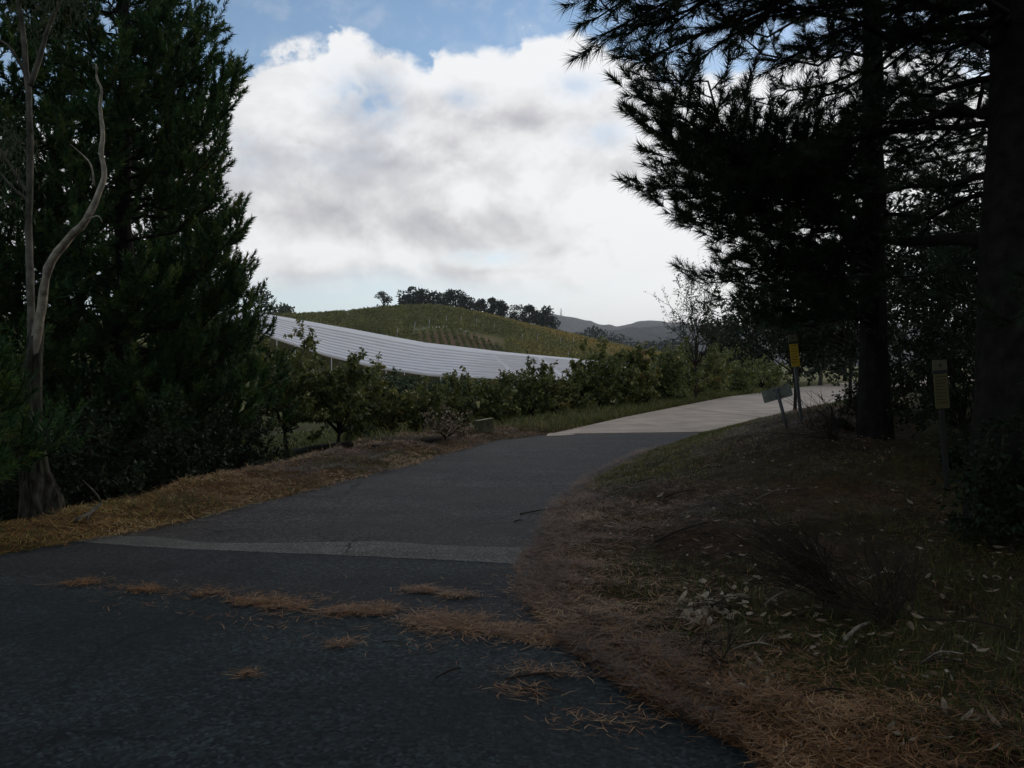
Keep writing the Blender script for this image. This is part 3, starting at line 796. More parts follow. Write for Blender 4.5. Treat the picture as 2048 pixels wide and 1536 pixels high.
# fluted, flaring base
n = 22; V = []; Fs = []; rad = [.24, .18, .14, .115, .09, .065]
for i, p in enumerate(tq):
    for j in range(n):
        a = j * 2 * math.pi / n; fl = 1 + (.22 if i < 2 else .12) * math.cos(a * 5 + i * .25) + .06 * math.cos(a * 9 + 1)
        V.append((p[0] + rad[i] * fl * math.cos(a), p[1] + rad[i] * fl * math.sin(a), p[2]))
for i in range(len(tq) - 1):
    for j in range(n): Fs.append((i * n + j, i * n + (j + 1) % n, (i + 1) * n + (j + 1) % n, (i + 1) * n + j))
mb.add(V, Fs); mb.build('trunk', M['gumbark_dark'], root, smooth=True)
def smooth_path(pts, n=24):
    pts = np.array(pts, float); t = np.linspace(0, len(pts) - 1, n)
    out = []
    for x in t:
        i = min(int(x), len(pts) - 2); f = x - i
        p0 = pts[max(i - 1, 0)]; p1 = pts[i]; p2 = pts[i + 1]; p3 = pts[min(i + 2, len(pts) - 1)]
        out.append(.5 * ((2 * p1) + (-p0 + p2) * f + (2 * p0 - 5 * p1 + 4 * p2 - p3) * f * f + (-p0 + 3 * p1 - 3 * p2 + p3) * f ** 3))
    return np.array(out)
q = smooth_path([px(66, 740, 8.6), px(85, 600, 8.5), px(100, 528, 8.4), px(135, 480, 8.3), px(172, 440, 8.2), px(196, 390, 8.2), px(209, 345, 8.2), px(202, 305, 8.2), px(206, 268, 8.2), px(200, 215, 8.2), px(203, 180, 8.2), px(194, 158, 8.2), px(192, 128, 8.2)], 40)
mb = MB(); mb.tube(q, np.r_[np.linspace(.050, .027, 20), np.linspace(.026, .008, 20)], 9, rough=.2, rng=r_)
o = mb.build('dead_stem', M['deadwood'], root, smooth=True); o['label'] = 'bleached bent dead stem'
mb = MB()
for pts, a, b_ in (([px(188, 372, 8.2), px(182, 330, 8.2), px(160, 305, 8.3), px(140, 288, 8.3)], .012, .004), ([px(172, 440, 8.2), px(196, 432, 8.1), px(205, 445, 8.1)], .012, .004)):
    mb.tube(smooth_path(pts, 10), np.linspace(a, b_, 10), 6)
mb.build('dead_twig', M['deadwood'], root, smooth=True)['kind'] = 'stuff'
q = smooth_path([px(66, 760, 8.6), px(62, 600, 8.8), px(58, 470, 9), px(60, 330, 9), px(58, 200, 9), px(52, 140, 9), px(46, 60, 9), px(30, -40, 9), px(20, -160, 9)], 36)
mb = MB(); mb.tube(q, np.linspace(.044, .022, 36), 10, rough=.16, rng=r_)
for pts, a, b_ in (([px(60, 170, 9), px(78, 120, 9), px(95, 60, 9), px(120, 0, 9), px(150, -60, 9)], .034, .016), ([px(52, 150, 9), px(30, 110, 9), px(8, 85, 9), px(-30, 70, 9)], .02, .01),
                   ([px(58, 385, 9), px(38, 360, 9), px(20, 330, 9), px(-5, 290, 9)], .025, .01), ([px(58, 400, 9), px(30, 380, 9), px(0, 345, 9)], .02, .008)):
    mb.tube(smooth_path(pts, 12), np.linspace(a, b_, 12), 7, rough=.1, rng=r_)
mb.build('stem', M['gumbark'], root, smooth=True)
# sparse gum leaves at the top
r = np.random.RandomState(12)
cl = np.array([px(rl.uniform(-60, 150), rl.uniform(-120, 60), rl.uniform(8.6, 9.6)) for _ in range(24)] + [px(rl.uniform(-60, 30), rl.uniform(230, 420), rl.uniform(8.6, 9.6)) for _ in range(16)])
i = r.randint(0, len(cl), 2600); P = cl[i] + r.normal(size=(2600, 3)) * .17
V, Fc = leaves(P, r.normal(size=(2600, 3)) * .5 + np.array((0, 0, -.8)), r.uniform(.07, .12, 2600), .02, .1, r)
mk('crown', V, Fc, M['leaf_gum'], root, var=np.repeat(r.rand(2600), 4))

# undergrowth below the left pines
ug = [(40, 10.3, 1.9, 2.0), (170, 10.8, 1.7, 2.0), (300, 12, 1.7, 2.0), (410, 13.2, 1.5, 1.8), (-90, 9.6, 1.8, 2.2), (480, 16, 1.5, 1.6), (200, 14.5, 2.4, 2.4), (60, 13.5, 2.6, 2.6), (340, 15.5, 2.2, 2.2)]
ugl = ['dark shrub just right of the old gum base', 'dark shrub under the tall pine above the fallen branch', 'dark shrub at the foot of the tall pine trunk',
       'low dark shrub at the end of the left thicket', 'dark shrub at the left frame edge', 'low shrub between pine skirt and orchard trunks', 'tall shrub behind the tall pine',
       'tall shrub behind the gum and left pine', 'shrub behind the pine skirt near the orchard']
for k, (u, y, h, w) in enumerate(ug):
    x = (u - 1024) / F * y; leafy('shrub', (x, y, gz(x, y)), h, w, 60 + k, M['leaf_dark'], ugl[k], 'shrub', n_limb=12, leaf=(.07, .04), n_leaf=4500, low=.02, droop=.2, tr=.03, trunk_h=.1)

# ================================================================== orchard and hedge trees beyond the verge
orch = [ # u, y, top row, width px, leaves, label
 (575, 21.0, 664, 160, 9000, 'leafy orchard tree next to the left pine, tallest of its row'),
 (735, 23.0, 722, 100, 6500, 'orchard tree third along from the pines, dropping to the low ones'),
 (672, 21.5, 700, 120, 8000, 'rounded orchard tree second along from the pines'),
 (800, 23.0, 768, 90, 4500, 'low orchard tree above the debris and dry bush'),
 (857, 23.5, 764, 90, 5000, 'dark low orchard tree behind the dry bush'),
 (915, 22.5, 742, 105, 6500, 'orchard tree with reddish top leaves behind the stump'),
 (985, 23.0, 750, 95, 6500, 'drooping leafy tree just right of the stump'),
 (1062, 24.0, 722, 90, 6000, 'tree with one tall leafy shoot left of the drive'),
 (1125, 25.0, 738, 100, 6500, 'leafy tree in the hedge before the net end'),
 (1185, 26.0, 698, 105, 7000, 'tall hedge tree beside the right end of the net'),
 (1240, 27.0, 702, 90, 6000, 'hedge tree directly left of the creeper column'),
 (1278, 27.0, 688, 62, 5500, 'narrow leafy column hung with yellowing creeper'),
 (1330, 30.0, 700, 100, 6000, 'dark green hedge tree behind the start of the concrete'),
 (1395, 33.5, 694, 120, 6500, 'dark hedge tree below the wispy shrub'),
 (1460, 38.0, 700, 120, 5500, 'hedge tree behind the leaning sign plate'),
 (1525, 42.0, 715, 110, 4500, 'yellowing hedge tree above the far concrete')]
for k, (u, y, tv, wpx, nl, lab) in enumerate(orch):
    x = (u - 1024) / F * y; z = gz(x, y); h = CAMZ + (HV - tv) / F * y - z; w = wpx / F * y
    low = .28 if k in (0, 2) else .03
    leafy('orchard_tree' if k < 9 else 'hedge_tree', (x, y, z), h * .93, w, 100 + k, M['leaf_orchard'], lab, 'tree', n_limb=14, leaf=(.13, .062) if k != 11 else (.11, .07), n_leaf=int(nl * (1.3 if k > 7 else 1.1)),
          low=low, droop=.75, tr=.055, trunk_h=.25 if k in (0, 2) else .12, vmax=(.9, 1.0, .8, 1.05, .85)[k % 5] if k != 11 else 1.15, upright=.55, outs=.1 * (k % 2))
# wispy shrub against the bright sky
x, y = (1400 - 1024) / F * 24, 24.0
def wisp():
    x, y = (1392 - 1024) / F * 31, 31.0; z = gz(x, y); h = CAMZ + (HV - 540) / F * y - z
    leafy('wispy_shrub', (x, y, z), h, 135 / F * y, 140, M['leaf_gum'], 'wispy open shrub with fine arching twigs against the bright sky', 'shrub', n_limb=18, leaf=(.075, .045), n_leaf=3000, low=.45, droop=.1, tr=.05, trunk_h=.3, upright=.9, outs=.2)
wisp()
# second row of orchard trees in the dip, lower than the first
o2 = [(780, 48), (815, 50), (850, 52), (885, 53), (920, 55), (740, 47), (950, 58)]
for k, (u, y) in enumerate(o2):
    x = (u - 1024) / F * y; z = gz(x, y); tv = np.interp(u, [740, 800, 860, 950], [750, 758, 764, 772]); h = CAMZ + (HV - tv) / F * y - z
    leafy('orchard_tree', (x, y, z), h, 2.6, 160 + k, M['leaf_far_green'], ['first', 'second', 'third', 'fourth', 'fifth', 'leftmost', 'rightmost'][k] + ' yellow green tree top in the dip between front row and net', 'tree', n_limb=9, leaf=(.26, .15), n_leaf=1500, low=.1, group='orchard trees in the dip below the net', tr=.06)
# trees beyond the far concrete, seen through the right pines
bgt = [(1500, 52, 560, 190), (1590, 56, 520, 220), (1690, 60, 470, 230), (1800, 58, 430, 240), (1905, 55, 400, 250), (1990, 50, 440, 260), (1640, 50, 600, 130), (1440, 56, 640, 150)]
bgl = ['tree beyond the drive behind the yellow marker sign', 'taller tree beyond the drive right of the marker sign', 'tree beyond the drive left of the pine trunk',
       'tall tree beyond the drive right of the pine trunk', 'tallest tree behind the right marker post', 'tree beyond the drive behind the big trunk', 'small pale-stemmed tree at the far end of the concrete', 'low tree beyond the hedge under the wispy shrub']
for k, (u, y, tv, wpx) in enumerate(bgt):
    x = (u - 1024) / F * y; z = gz(x, y); h = CAMZ + (HV - tv) / F * y - z
    leafy('tree', (x, y, z), h, wpx / F * y, 180 + k, M['leaf_dark'], bgl[k], 'tree', n_limb=14, leaf=(.28, .14), n_leaf=3600, low=.05, droop=.4, tr=.14, wood='bark' if k != 6 else 'gumbark', trunk_h=.2)

# ================================================================== pines on the right
rr = np.random.RandomState(77)
# tree B, trunk at column 1750
Bx, By = (1750 - 1024) / F * 10.5, 10.5; Bz = gz(Bx, By) - .1
PB = Pine(41)
tB = [(1272, 160, 7.6), (1262, 200, 7.4), (1300, 215, 7.7), (1290, 255, 7.5), (1312, 300, 7.8), (1305, 372, 7.5), (1330, 400, 7.8), (1345, 440, 7.8), (1400, 485, 8), (1435, 520, 8.2),
      (1440, 560, 8.4), (1450, 600, 8.6), (1480, 640, 9), (1530, 655, 9), (1340, 330, 8.5), (1380, 280, 8.5), (1400, 380, 9), (1450, 440, 9.2), (1500, 270, 9.4),
      (1540, 300, 9.5), (1500, 520, 9), (1560, 560, 9.2), (1600, 640, 9.4), (1640, 600, 9)]
for (u, v, y) in tB:
    tip = px(u + 30, v, y); rad_ = np.hypot(tip[0] - Bx, tip[1] - By)
    PB.branch((Bx, By, max(tip[2] - (.22 if v < 330 else -.05) * rad_ * rr.uniform(.6, 1.2), 1.6)), tip, .035, sag=.05, upt=.55, sec=.34, spacing=.155, start=.25, shl=.11)
PB.whorls(lambda z: (Bx, By), 2.3, 10.5, .55, lambda z, a: np.interp(z, [2, 4, 7, 10.5], [2.3, 2.7, 2.3, .8]), elev=.05, r0=.035, nb=5, upt=.45, sec=.36, spacing=.21, start=.3, shl=.13,
          azr=lambda a, z: not (math.cos(a) < 0 and 4.5 < z < 5.5) and not (math.sin(a) < -.4 and z < 3.4) and not (2.4 < z < 5.6 and -.5 < math.sin(a) and math.cos(a) > .2 and rr.rand() < .45))
tp_, tr_ = trunk((Bx, By, Bz), (Bx - .05, By, 11), .185, .05, flare=1.3, rng=rr, wob=.02)
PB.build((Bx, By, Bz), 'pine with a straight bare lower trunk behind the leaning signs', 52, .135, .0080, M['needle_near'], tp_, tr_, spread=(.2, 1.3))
# tree A, the massive trunk at the right edge
Ax, Ay = (2035 - 1024) / F * 6.6, 6.6; Az = gz(Ax, Ay) - .1
PA = Pine(42)
tA = [(1168, 2, 5.6), (1185, 42, 5.6), (1205, 70, 5.7), (1260, 60, 5.8), (1285, 120, 6.0), (1330, 60, 6.2), (1400, 110, 6.4), (1440, 60, 6.2), (1560, 120, 6.6), (1620, 200, 7),
      (1640, 80, 6.3), (1700, 150, 6.6), (1740, 230, 7.4), (1800, 60, 6.5), (1820, 180, 7.6), (1230, -40, 5.6), (1320, -60, 5.8), (1450, -60, 6), (1600, -40, 6), (1560, 330, 7.8), (1640, 300, 7.4), (1850, 300, 8), (1280, -120, 5.4), (1180, -90, 5.5),
      (1650, 330, 8), (1700, 420, 8), (1830, 480, 8.6)]
for (u, v, y) in tA:
    tip = px(u, v, y); rad_ = np.hypot(tip[0] - Ax, tip[1] - Ay)
    PA.branch((Ax, Ay, max(tip[2] + (.30 if v < 210 else .05) * rad_ * rr.uniform(.6, 1.2), 1.7)), tip, .04, sag=.07, upt=.15, sec=.30, spacing=.17, start=.2, shl=.11)
PA.whorls(lambda z: (Ax, Ay), .9, 4.4, .34, lambda z, a: .72, elev=.0, r0=.02, nb=9, upt=.2, sec=.45, spacing=.14, start=.3, shl=.12, azr=lambda a, z: math.cos(a) > -.35 and math.sin(a) < .5)
PA.whorls(lambda z: (Ax, Ay), 4.4, 10.5, .6, lambda z, a: np.interp(z, [2, 4, 7, 10.5], [2.6, 3.2, 2.8, .8]), elev=.05, r0=.045, nb=5, upt=.3, sec=.34, spacing=.28, start=.3, shl=.18)
tp_, tr_ = trunk((Ax, Ay, Az), (Ax + .1, Ay, 11), .34, .08, flare=1.25, rng=rr, wob=.02)
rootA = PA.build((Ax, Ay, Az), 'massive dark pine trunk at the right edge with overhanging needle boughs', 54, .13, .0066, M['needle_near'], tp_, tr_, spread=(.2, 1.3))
mb = MB(); mb.tube(smooth_path([np.array((Ax, Ay, px(0, 480, Ay)[2])), px(1900, 478, 7.6), px(1800, 483, 8.8), px(1740, 470, 9.6), px(1700, 440, 9.8)], 14), np.linspace(.07, .03, 14), 8, rough=.1, rng=rr)
mb.build('limb', M['bark'], rootA, smooth=True)
# third pine further right and behind, closing the right side
def right_pine(u, y, h, Rm, seed, label, z0, nn=40):
    x = (u - 1024) / F * y; bz = gz(x, y) - .1; p = Pine(seed)
    p.whorls(lambda z: (x, y), bz + z0, bz + h, .55, lambda z, a: Rm * np.interp((z - bz) / h, [0, .25, .6, 1], [.85, 1, .8, .15]), elev=.05, r0=.03, nb=5, upt=.4, sec=.36, spacing=.26, start=.25, shl=.19)
    t1, t2 = trunk((x, y, bz), (x, y, bz + h), .17, .03, rng=np.random.RandomState(seed))
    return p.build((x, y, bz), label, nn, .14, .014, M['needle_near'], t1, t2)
rootC = right_pine(2010, 13.5, 10, 2.3, 51, 'pine standing behind the massive right trunk', 2.0)
right_pine(1752, 17.5, 6.4, 3.0, 52, 'pine hidden behind the straight trunk', 2.4)
right_pine(2300, 9.5, 10, 2.6, 53, 'pine beyond the right edge of the view', 1.2, 30)
def clone_tree(src, loc, rz, label, sc_=1.0):
    c = src.copy(); sc.collection.objects.link(c); c.location = loc; c.rotation_euler = (0, 0, rz); c.scale = (sc_,) * 3; c['label'] = label
    for ch in src.children:
        d = ch.copy(); sc.collection.objects.link(d); d.parent = c
for k, (x, y, rz, lab) in enumerate([(6.2, 1.2, 2.5, 'unseen pine added for shade just outside the view to the right of the camera'), (3.2, -6, .7, 'unseen pine added for shade behind the camera on the right road side'),  # unseen pines added to block sky light from the road and near trunks
        (-5, -9, 4.0, 'unseen pine added for shade behind the camera across the road'), (-1, -12, 5.2, 'second unseen pine added for shade behind the camera across the road'), (8.5, -3, 1.2, 'unseen pine added for shade behind the camera at the right'), (7.4, 4.6, 3.3, 'second unseen pine added for shade just outside the view at the right'), (-8, -5, 2.0, 'unseen pine added for shade behind the camera at the left road bend'), (.5, -7.5, 5.5, 'near unseen pine added for shade directly behind the camera'), (5.0, -2.2, 4.4, 'unseen pine added for shade by the road edge behind the camera')]):
    clone_tree(rootC, (x, y, gz(x, y) - .1), rz, lab, 1.25)
# broadleaf trees just behind the right pines (light gaps between their leaves)
for k, (u, y, tv, wpx, lab) in enumerate([(1860, 17, 330, 300, 'leafy tree with light gaps between the two right trunks'), (1590, 22, 560, 200, 'leafy tree behind the yellow marker sign'),
                                          (1700, 21, 500, 200, 'leafy tree directly behind the straight trunk'), (2030, 16, 300, 300, 'leafy tree behind the massive trunk')]):
    x = (u - 1024) / F * y; z = gz(x, y); h = CAMZ + (HV - tv) / F * y - z
    lowv = .3
    leafy('tree', (x, y, z), h, wpx / F * y, 210 + k, M['leaf_dark'], lab, 'tree', n_limb=16, leaf=(.11, .06), n_leaf=5200, low=.34 if k in (1, 2) else .2, droop=.4, tr=.05, trunk_h=.3)
# dark shrubs on the bank
for k, (u, y, tv, wpx, nl, lab) in enumerate([(1790, 12.5, 700, 150, 5000, 'dark shrub hugging the base of the straight pine'), (1720, 12.0, 768, 90, 1600, 'thin small-leaved shrub reaching over the concrete'),
        (1930, 10.0, 640, 230, 7000, 'dark shrub behind the right marker post'), (2040, 9.0, 600, 240, 7000, 'dark shrub at the right frame edge'), (1850, 14.5, 640, 220, 6000, 'tall shrub between the two right trunks'),
        (2080, 12.0, 560, 300, 7000, 'tall dark shrub behind the massive trunk'), (2010, 6.1, 890, 170, 3500, 'low dark scrub in front of the massive trunk base'), (1935, 8.6, 900, 120, 1800, 'low weeds behind the right marker post')]):
    x = (u - 1024) / F * y; z = gz(x, y); h = CAMZ + (HV - tv) / F * y - z
    leafy('shrub', (x, y, z), h, wpx / F * y, 230 + k, M['leaf_dark'], lab, 'shrub', n_limb=13, leaf=(.05, .028), n_leaf=nl, low=.05, droop=.1, tr=.025, trunk_h=.1)
# pale pole behind the straight trunk
x, y = (1729 - 1024) / F * 14.5, 14.5
mb = MB(); mb.tube([(x, y, gz(x, y) - .1), (x, y, 7.5)], [.045, .04], 12); o = mb.build('pole', M['pole'], smooth=True); recentre(o, (x, y, gz(x, y)))
tag(o, 'slim pale pole seen along the left side of the straight pine trunk', 'pole')

# ================================================================== signs on the bank
def frame(base, top):
    d = nrm(np.array(top) - np.array(base)); xax = nrm(np.cross(np.array((0, 1., 0)), d)); yax = np.cross(d, xax); return xax, yax, d
M['post_shaded'] = plain('shaded_marker_post', (.028, .026, .022), .85, .15)  # right marker's post only: shade put into a darker post colour
def marker(u0, v0, u1, v1, y, w, label, yellow, text_rows, yaw=0.0, pm='post_steel'):
    b0 = px(u0, v0, y); b0[2] = min(b0[2], gz(b0[0], b0[1])) - .05; t0 = px(u1, v1, y)
    root = empty('marker_post', tuple(b0), label, 'sign', 'utility marker posts on the bank')
    xa, ya, d = frame(b0, t0); c, s_ = math.cos(yaw), math.sin(yaw); xa, ya = xa * c + ya * s_, -xa * s_ + ya * c
    Mx = np.stack([xa, ya, d], 1); L = np.linalg.norm(t0 - b0)
    mb = MB(); mb.box(b0 + d * (L - .1) / 2 , (.042, .042, L - .1), Mx); mb.build('post', M[pm], root)
    mb = MB(); mb.box(t0 - d * .26 - ya * .03, (w, .012, .34), Mx); mb.build('panel', M[yellow], root)
    mb = MB(); mb.box(t0 - d * .068 - ya * .03, (w * 1.08, .03, .034), Mx); mb.build('band', M['black'], root)
    mb = MB(); mb.box(t0 - d * .0 - ya * .03, (w * 1.02, .02, .10), Mx); mb.build('cap', M['white_cap'], root)
    mb = MB(); mb.box(t0 - d * .002 - ya * .042, (.022, .004, .03), Mx); mb.build('emblem', M['black'], root)
    r = np.random.RandomState(4)
    for k in range(text_rows):
        m2 = MB(); x0 = -w * .4
        while x0 < w * .36:
            ww = r.uniform(.008, .026)
            if x0 + ww > w * .42: break
            m2.box(t0 - d * (.115 + k * (.29 / text_rows)) - ya * .0375 + xa * (x0 + ww / 2), (ww, .002, .0085), Mx); x0 += ww + .006
        if m2.n: m2.build('text_line', M['black'], root)
    return root
marker(1606, 862, 1584, 676, 12.0, .125, 'slim yellow marker sign on a thin post beside the leaning plate', 'yellow', 7)
marker(1897, 1002, 1876, 730, 8.0, .135, 'yellow marker sign with text lines, shade put into its colours, near the massive trunk', 'yellow_shaded', 9, pm='post_shaded')
# leaning sign seen from behind
b0 = px(1581, 872, 11); b0[2] = min(b0[2], gz(b0[0], b0[1])) - .06; t0 = px(1553, 778, 11)
root = empty('leaning_sign', tuple(b0), 'blank grey green sign plate leaning left on its post, seen from behind', 'sign')
xa, ya, d = frame(b0, t0); L = np.linalg.norm(t0 - b0)
mb = MB(); mb.tube([b0, t0 + d * .0], [.024, .024], 10); mb.build('post', M['post_steel'], root, smooth=True)
ang = math.radians(2); xp_ = xa
pc = px(1556, 787, 11) + ya * .035
wv, hv = .205, .085
cor = []
for cx, cz in ((-1, -1), (1, -1), (1, 1), (-1, 1)):
    for k in range(4):
        a = math.pi / 2 * k / 3 + {(-1, -1): math.pi, (1, -1): 1.5 * math.pi, (1, 1): 0, (-1, 1): .5 * math.pi}[(cx, cz)]
        cor.append((cx * (wv - .02) + .02 * math.cos(a), cz * (hv - .02) + .02 * math.sin(a)))
V = []
for dy_ in (-.003, .003):
    for (a, c_) in cor: V.append(pc + xa * a + d * c_ + ya * dy_)
n = len(cor)
Fs = [tuple(range(n)), tuple(range(2 * n - 1, n - 1, -1))] + [(i, i + n, (i + 1) % n + n, (i + 1) % n) for i in range(n)]
mk('plate', V, Fs, M['sign_back'], root)
mb = MB(); Mx = np.stack([xa, ya, d], 1)
for q_ in (-.045, .05): mb.box(pc + d * q_ - ya * .006, (.09, .006, .018), Mx)
mb.build('bracket', M['post_steel'], root)

# ================================================================== stump, dead bush, logs, fallen branches
s0 = hit(968, 860); s0 = np.array((s0[0], s0[1], gz(s0[0], s0[1])))
root = empty('tree_stump', tuple(s0), 'low sawn tree stump at the far end of the needle-covered verge', 'tree stump')
mb = MB(); r = np.random.RandomState(2)
V = []; Fs = []; n = 18
for i, (z, rd) in enumerate(((-.05, .25), (.04, .205), (.12, .19), (.23, .185))):
    for j in range(n):
        a = j * 2 * math.pi / n; k = rd * (1 + .09 * math.cos(a * 4 + 1) + r.uniform(-.03, .03)); V.append((s0[0] + k * math.cos(a), s0[1] + k * math.sin(a), s0[2] + z + (.03 * math.cos(a) if i == 3 else 0)))
for i in range(3):
    for j in range(n): Fs.append((i * n + j, i * n + (j + 1) % n, (i + 1) * n + (j + 1) % n, (i + 1) * n + j))
mb.add(V, Fs); mb.build('bark', plain('mossy_stump_bark', (.085, .080, .045), .95, .1, .5, 12, .9), root)
mk('cut_top', [(x_, y_, z_ + .002) for x_, y_, z_ in V[-n:]], [tuple(range(n))], plain('sawn_wood', (.24, .22, .11), .85, .2, .3, 14, .3), root)

def stick(pts, r0, r1, name, mat_, label, cat, n=7, group=None, subs=()):
    mb = MB(); q = smooth_path(pts, 12); mb.tube(q, np.linspace(r0, r1, 12), n, rough=.12, rng=np.random.RandomState(int(abs(pts[0][0]) * 100)))
    for sp, a, b_ in subs: mb.tube(smooth_path(sp, 8), np.linspace(a, b_, 8), 5)
    o = mb.build(name, mat_, smooth=True); recentre(o, tuple(q[0])); return tag(o, label, cat, group)
def gp(u, v, dz=0.0):
    h_ = hit(u, v); return np.array((h_[0], h_[1], h_[2] + dz))
# logs along the back of the verge
for k, (u0, v0, u1, v1, rd, lab) in enumerate([(470, 918, 600, 905, .09, 'dark log lying along the back of the verge beneath the orchard trunk'),
                                               (590, 908, 700, 897, .085, 'dark log on the back of the verge, nearer the drive'), (745, 900, 880, 884, .05, 'thin grey log beside the dry bush'), ]):
    a, b_ = gp(u0, v0, rd * .7), gp(u1, v1, rd * .7); m_ = (a + b_) / 2 + np.array((0, 0, .02))
    stick([a, m_, b_], rd, rd * .8, 'log', M['bark'], lab, 'log', n=9)
# dead bush with dry leaves
p = gp(897, 880)
leafy('dead_bush', p, .62, .95, 300, M['dry_leaf'], 'small dry bush with pale dead leaves left of the stump', 'bush', n_limb=12, leaf=(.075, .035), n_leaf=800, low=.1, droop=.1, tr=.02, wood='twig', trunk_h=.1)
# fallen forked branch near the gum
a, b_, c_, d_ = gp(150, 1047, .03), gp(178, 1038, .05), gp(202, 1028, .10), gp(165, 1014, .28)
stick([a, b_, c_], .026, .014, 'fallen_branch', M['gumbark'], 'pale forked fallen branch on the orange verge by the gum base', 'branch', subs=(([c_, c_ + np.array((-.05, .02, .09)), d_], .012, .005), ([b_, b_ + np.array((.02, -.05, -.02)), gp(172, 1050, .02)], .014, .007)))
# dark dead stump and branches right of the signs
p = gp(1668, 862)
root = empty('dead_root', tuple(p), 'dark upturned root and broken twigs behind the leaning sign', 'root')
mb = MB(); r = np.random.RandomState(6)
mb.tube([p + np.array((-.22, 0, 0)), p + np.array((-.05, 0, .09)), p + np.array((.1, 0, .12)), p + np.array((.28, .05, .02))], [.03, .06, .07, .03], 8, rough=.2, rng=r)
mb.tube([p + np.array((0, 0, .05)), p + np.array((-.02, 0, .2)), p + np.array((-.03, 0, .33))], [.05, .025, .008], 7)
mb.build('root_wood', M['bark'], root, smooth=True)
tb = Tubes()
for k in range(26):
    a = r.uniform(-1.2, 1.2); l_ = r.uniform(.25, .6); q0 = p + np.array((r.uniform(-.4, .4), r.uniform(-.2, .2), .02)); tb.add(np.array([q0, q0 + np.array((a * .3 * l_, r.normal() * .1, .6 * l_)), q0 + np.array((a * .8 * l_, r.normal() * .15, .95 * l_))]), .005, .002, 3)
tb.build('twigs', M['twig'], root)

# broom-like dead shrubs in the foreground right
def broom(u, v, tips_, seed, label, n_stem, ht):
    p = gp(u, v); r = np.random.RandomState(seed)
    root = empty('dead_shrub', tuple(p), label, 'shrub'); tb = Tubes()
    for k in range(n_stem):
        tu, tv, ty = tips_[r.randint(len(tips_))]; e_ = px(tu + r.normal() * 34, tv + r.normal() * 24, p[1] + ty + r.normal() * .15)
        q0 = p + np.array((r.normal() * .05, r.normal() * .05, 0)); m_ = (q0 + e_) / 2 + r.normal(size=3) * .03 + np.array((0, 0, .04))
        q = smooth_path([q0, m_, e_], 6); tb.add(q, .0055, .0022, 3)
        for j in range(12):
            t = r.uniform(.35, 1); i = min(int(t * 5), 4); s_ = q[i]; dd = nrm(nrm(e_ - q0) + r.normal(size=3) * .35); l_ = r.uniform(.06, .2)
            tb.add(np.array([s_, s_ + dd * l_]), .0022, .0012, 3)
    tb.build('stems', M['twig'], root)
    return root
broom(1675, 1205, [(1480, 1085, .2), (1500, 1110, -.1), (1520, 1060, .3), (1560, 1120, -.1), (1575, 1055, .4), (1620, 1080, .3), (1500, 1140, -.3), (1640, 1100, .1)], 401, 'dark broom-like dead shrub leaning left beside the pale slab', 52, .5)
broom(1785, 1245, [(1715, 1100, .3), (1740, 1090, .3), (1770, 1130, .3), (1830, 1120, .3), (1850, 1105, .2), (1700, 1160, 0), (1680, 1190, 0), (1860, 1140, .1)], 402, 'bare twiggy shrub in front of the buried slab at lower right', 30, .5)
broom(1665, 880, [(1640, 830, .2), (1680, 815, .3), (1710, 835, .3), (1620, 850, 0)], 403, 'low twiggy scrub behind the signs at the concrete edge', 26, .4)
broom(1440, 1330, [(1430, 1290, 0), (1450, 1280, 0), (1465, 1300, 0)], 404, 'tiny bare seedling below the pile of dry leaves', 3, .2)

# ================================================================== ground litter
def scatter_strip(n, y0, y1, side, s0, s1, rng, power=1.0):
    """random points beside the pavement: depth density falls off with distance"""
    y = np.exp(rng.uniform(np.log(y0), np.log(y1), n)) if power else rng.uniform(y0, y1, n)
    s = s0 + (s1 - s0) * rng.rand(n)
    x = xR(y) + s if side > 0 else xL(y) - s
    return x, y
def ground_needles(x, y, rng, ln, w, lift=.03, tilt=.25):
    n = len(x); z = H(x, y)
    inside = (x < xR(y)) & (x > xL(y)) & (y < 17.6)
    z = np.where(inside, .004, z)
    P = np.stack([x, y, z + rng.rand(n) * lift], 1)
    a = rng.uniform(0, 2 * np.pi, n); D = np.stack([np.cos(a), np.sin(a), rng.uniform(-.4, 1, n) * tilt], 1)
    D = nrm(D); S = np.stack([-D[:, 1], D[:, 0], np.zeros(n)], 1) * (w / 2)
    bend = np.stack([-D[:, 1], D[:, 0], rng.uniform(0, .3, n)], 1) * (ln * rng.normal(size=n) * .12)[:, None]
    L = (ln * rng.uniform(.5, 1.1, n))[:, None]
    m = P + D * L * .5 + bend
    V = np.stack([P - S, P + S, m + S, m - S, P + D * L], 1).reshape(-1, 3)
    i = np.arange(n)[:, None] * 5
    F3 = np.concatenate([i + np.array([[0, 1, 2]]), i + np.array([[0, 2, 3]]), i + np.array([[3, 2, 4]])], 0)
    return V, F3
def litter(name, x, y, seed, ln, w, mat_, vlo=0, vhi=1, lift=.03, tilt=.25, patch=.5):
    r = np.random.RandomState(seed); V, Fc = ground_needles(x, y, r, ln, w, lift, tilt)
    va = np.clip(r.uniform(vlo, vhi, len(x)) + fbm(x * 1.4 + seed, y * 1.4) * patch, 0, 1)
    return mk(name, V, Fc, M[mat_], var=np.repeat(va, 5))
r = np.random.RandomState(500)
x1, y1 = scatter_strip(60000, 3.0, 17, 1, 0, 3.6, r); kk = r.rand(60000) < np.where((y1 < 7) & (x1 - xR(y1) > .9), .20, np.where((y1 > 10) & (x1 - xR(y1) < 1.3), .22, 1.0)) * np.clip(.75 + fbm(x1 * 1.1, y1 * 1.1) * 1.3, .15, 1); x1, y1 = x1[kk], y1[kk]; e1 = r.exponential(.35, 20000); y2 = np.exp(r.uniform(np.log(3), np.log(15), 20000)); x2 = xR(y2) - .16 + e1 * 1.2
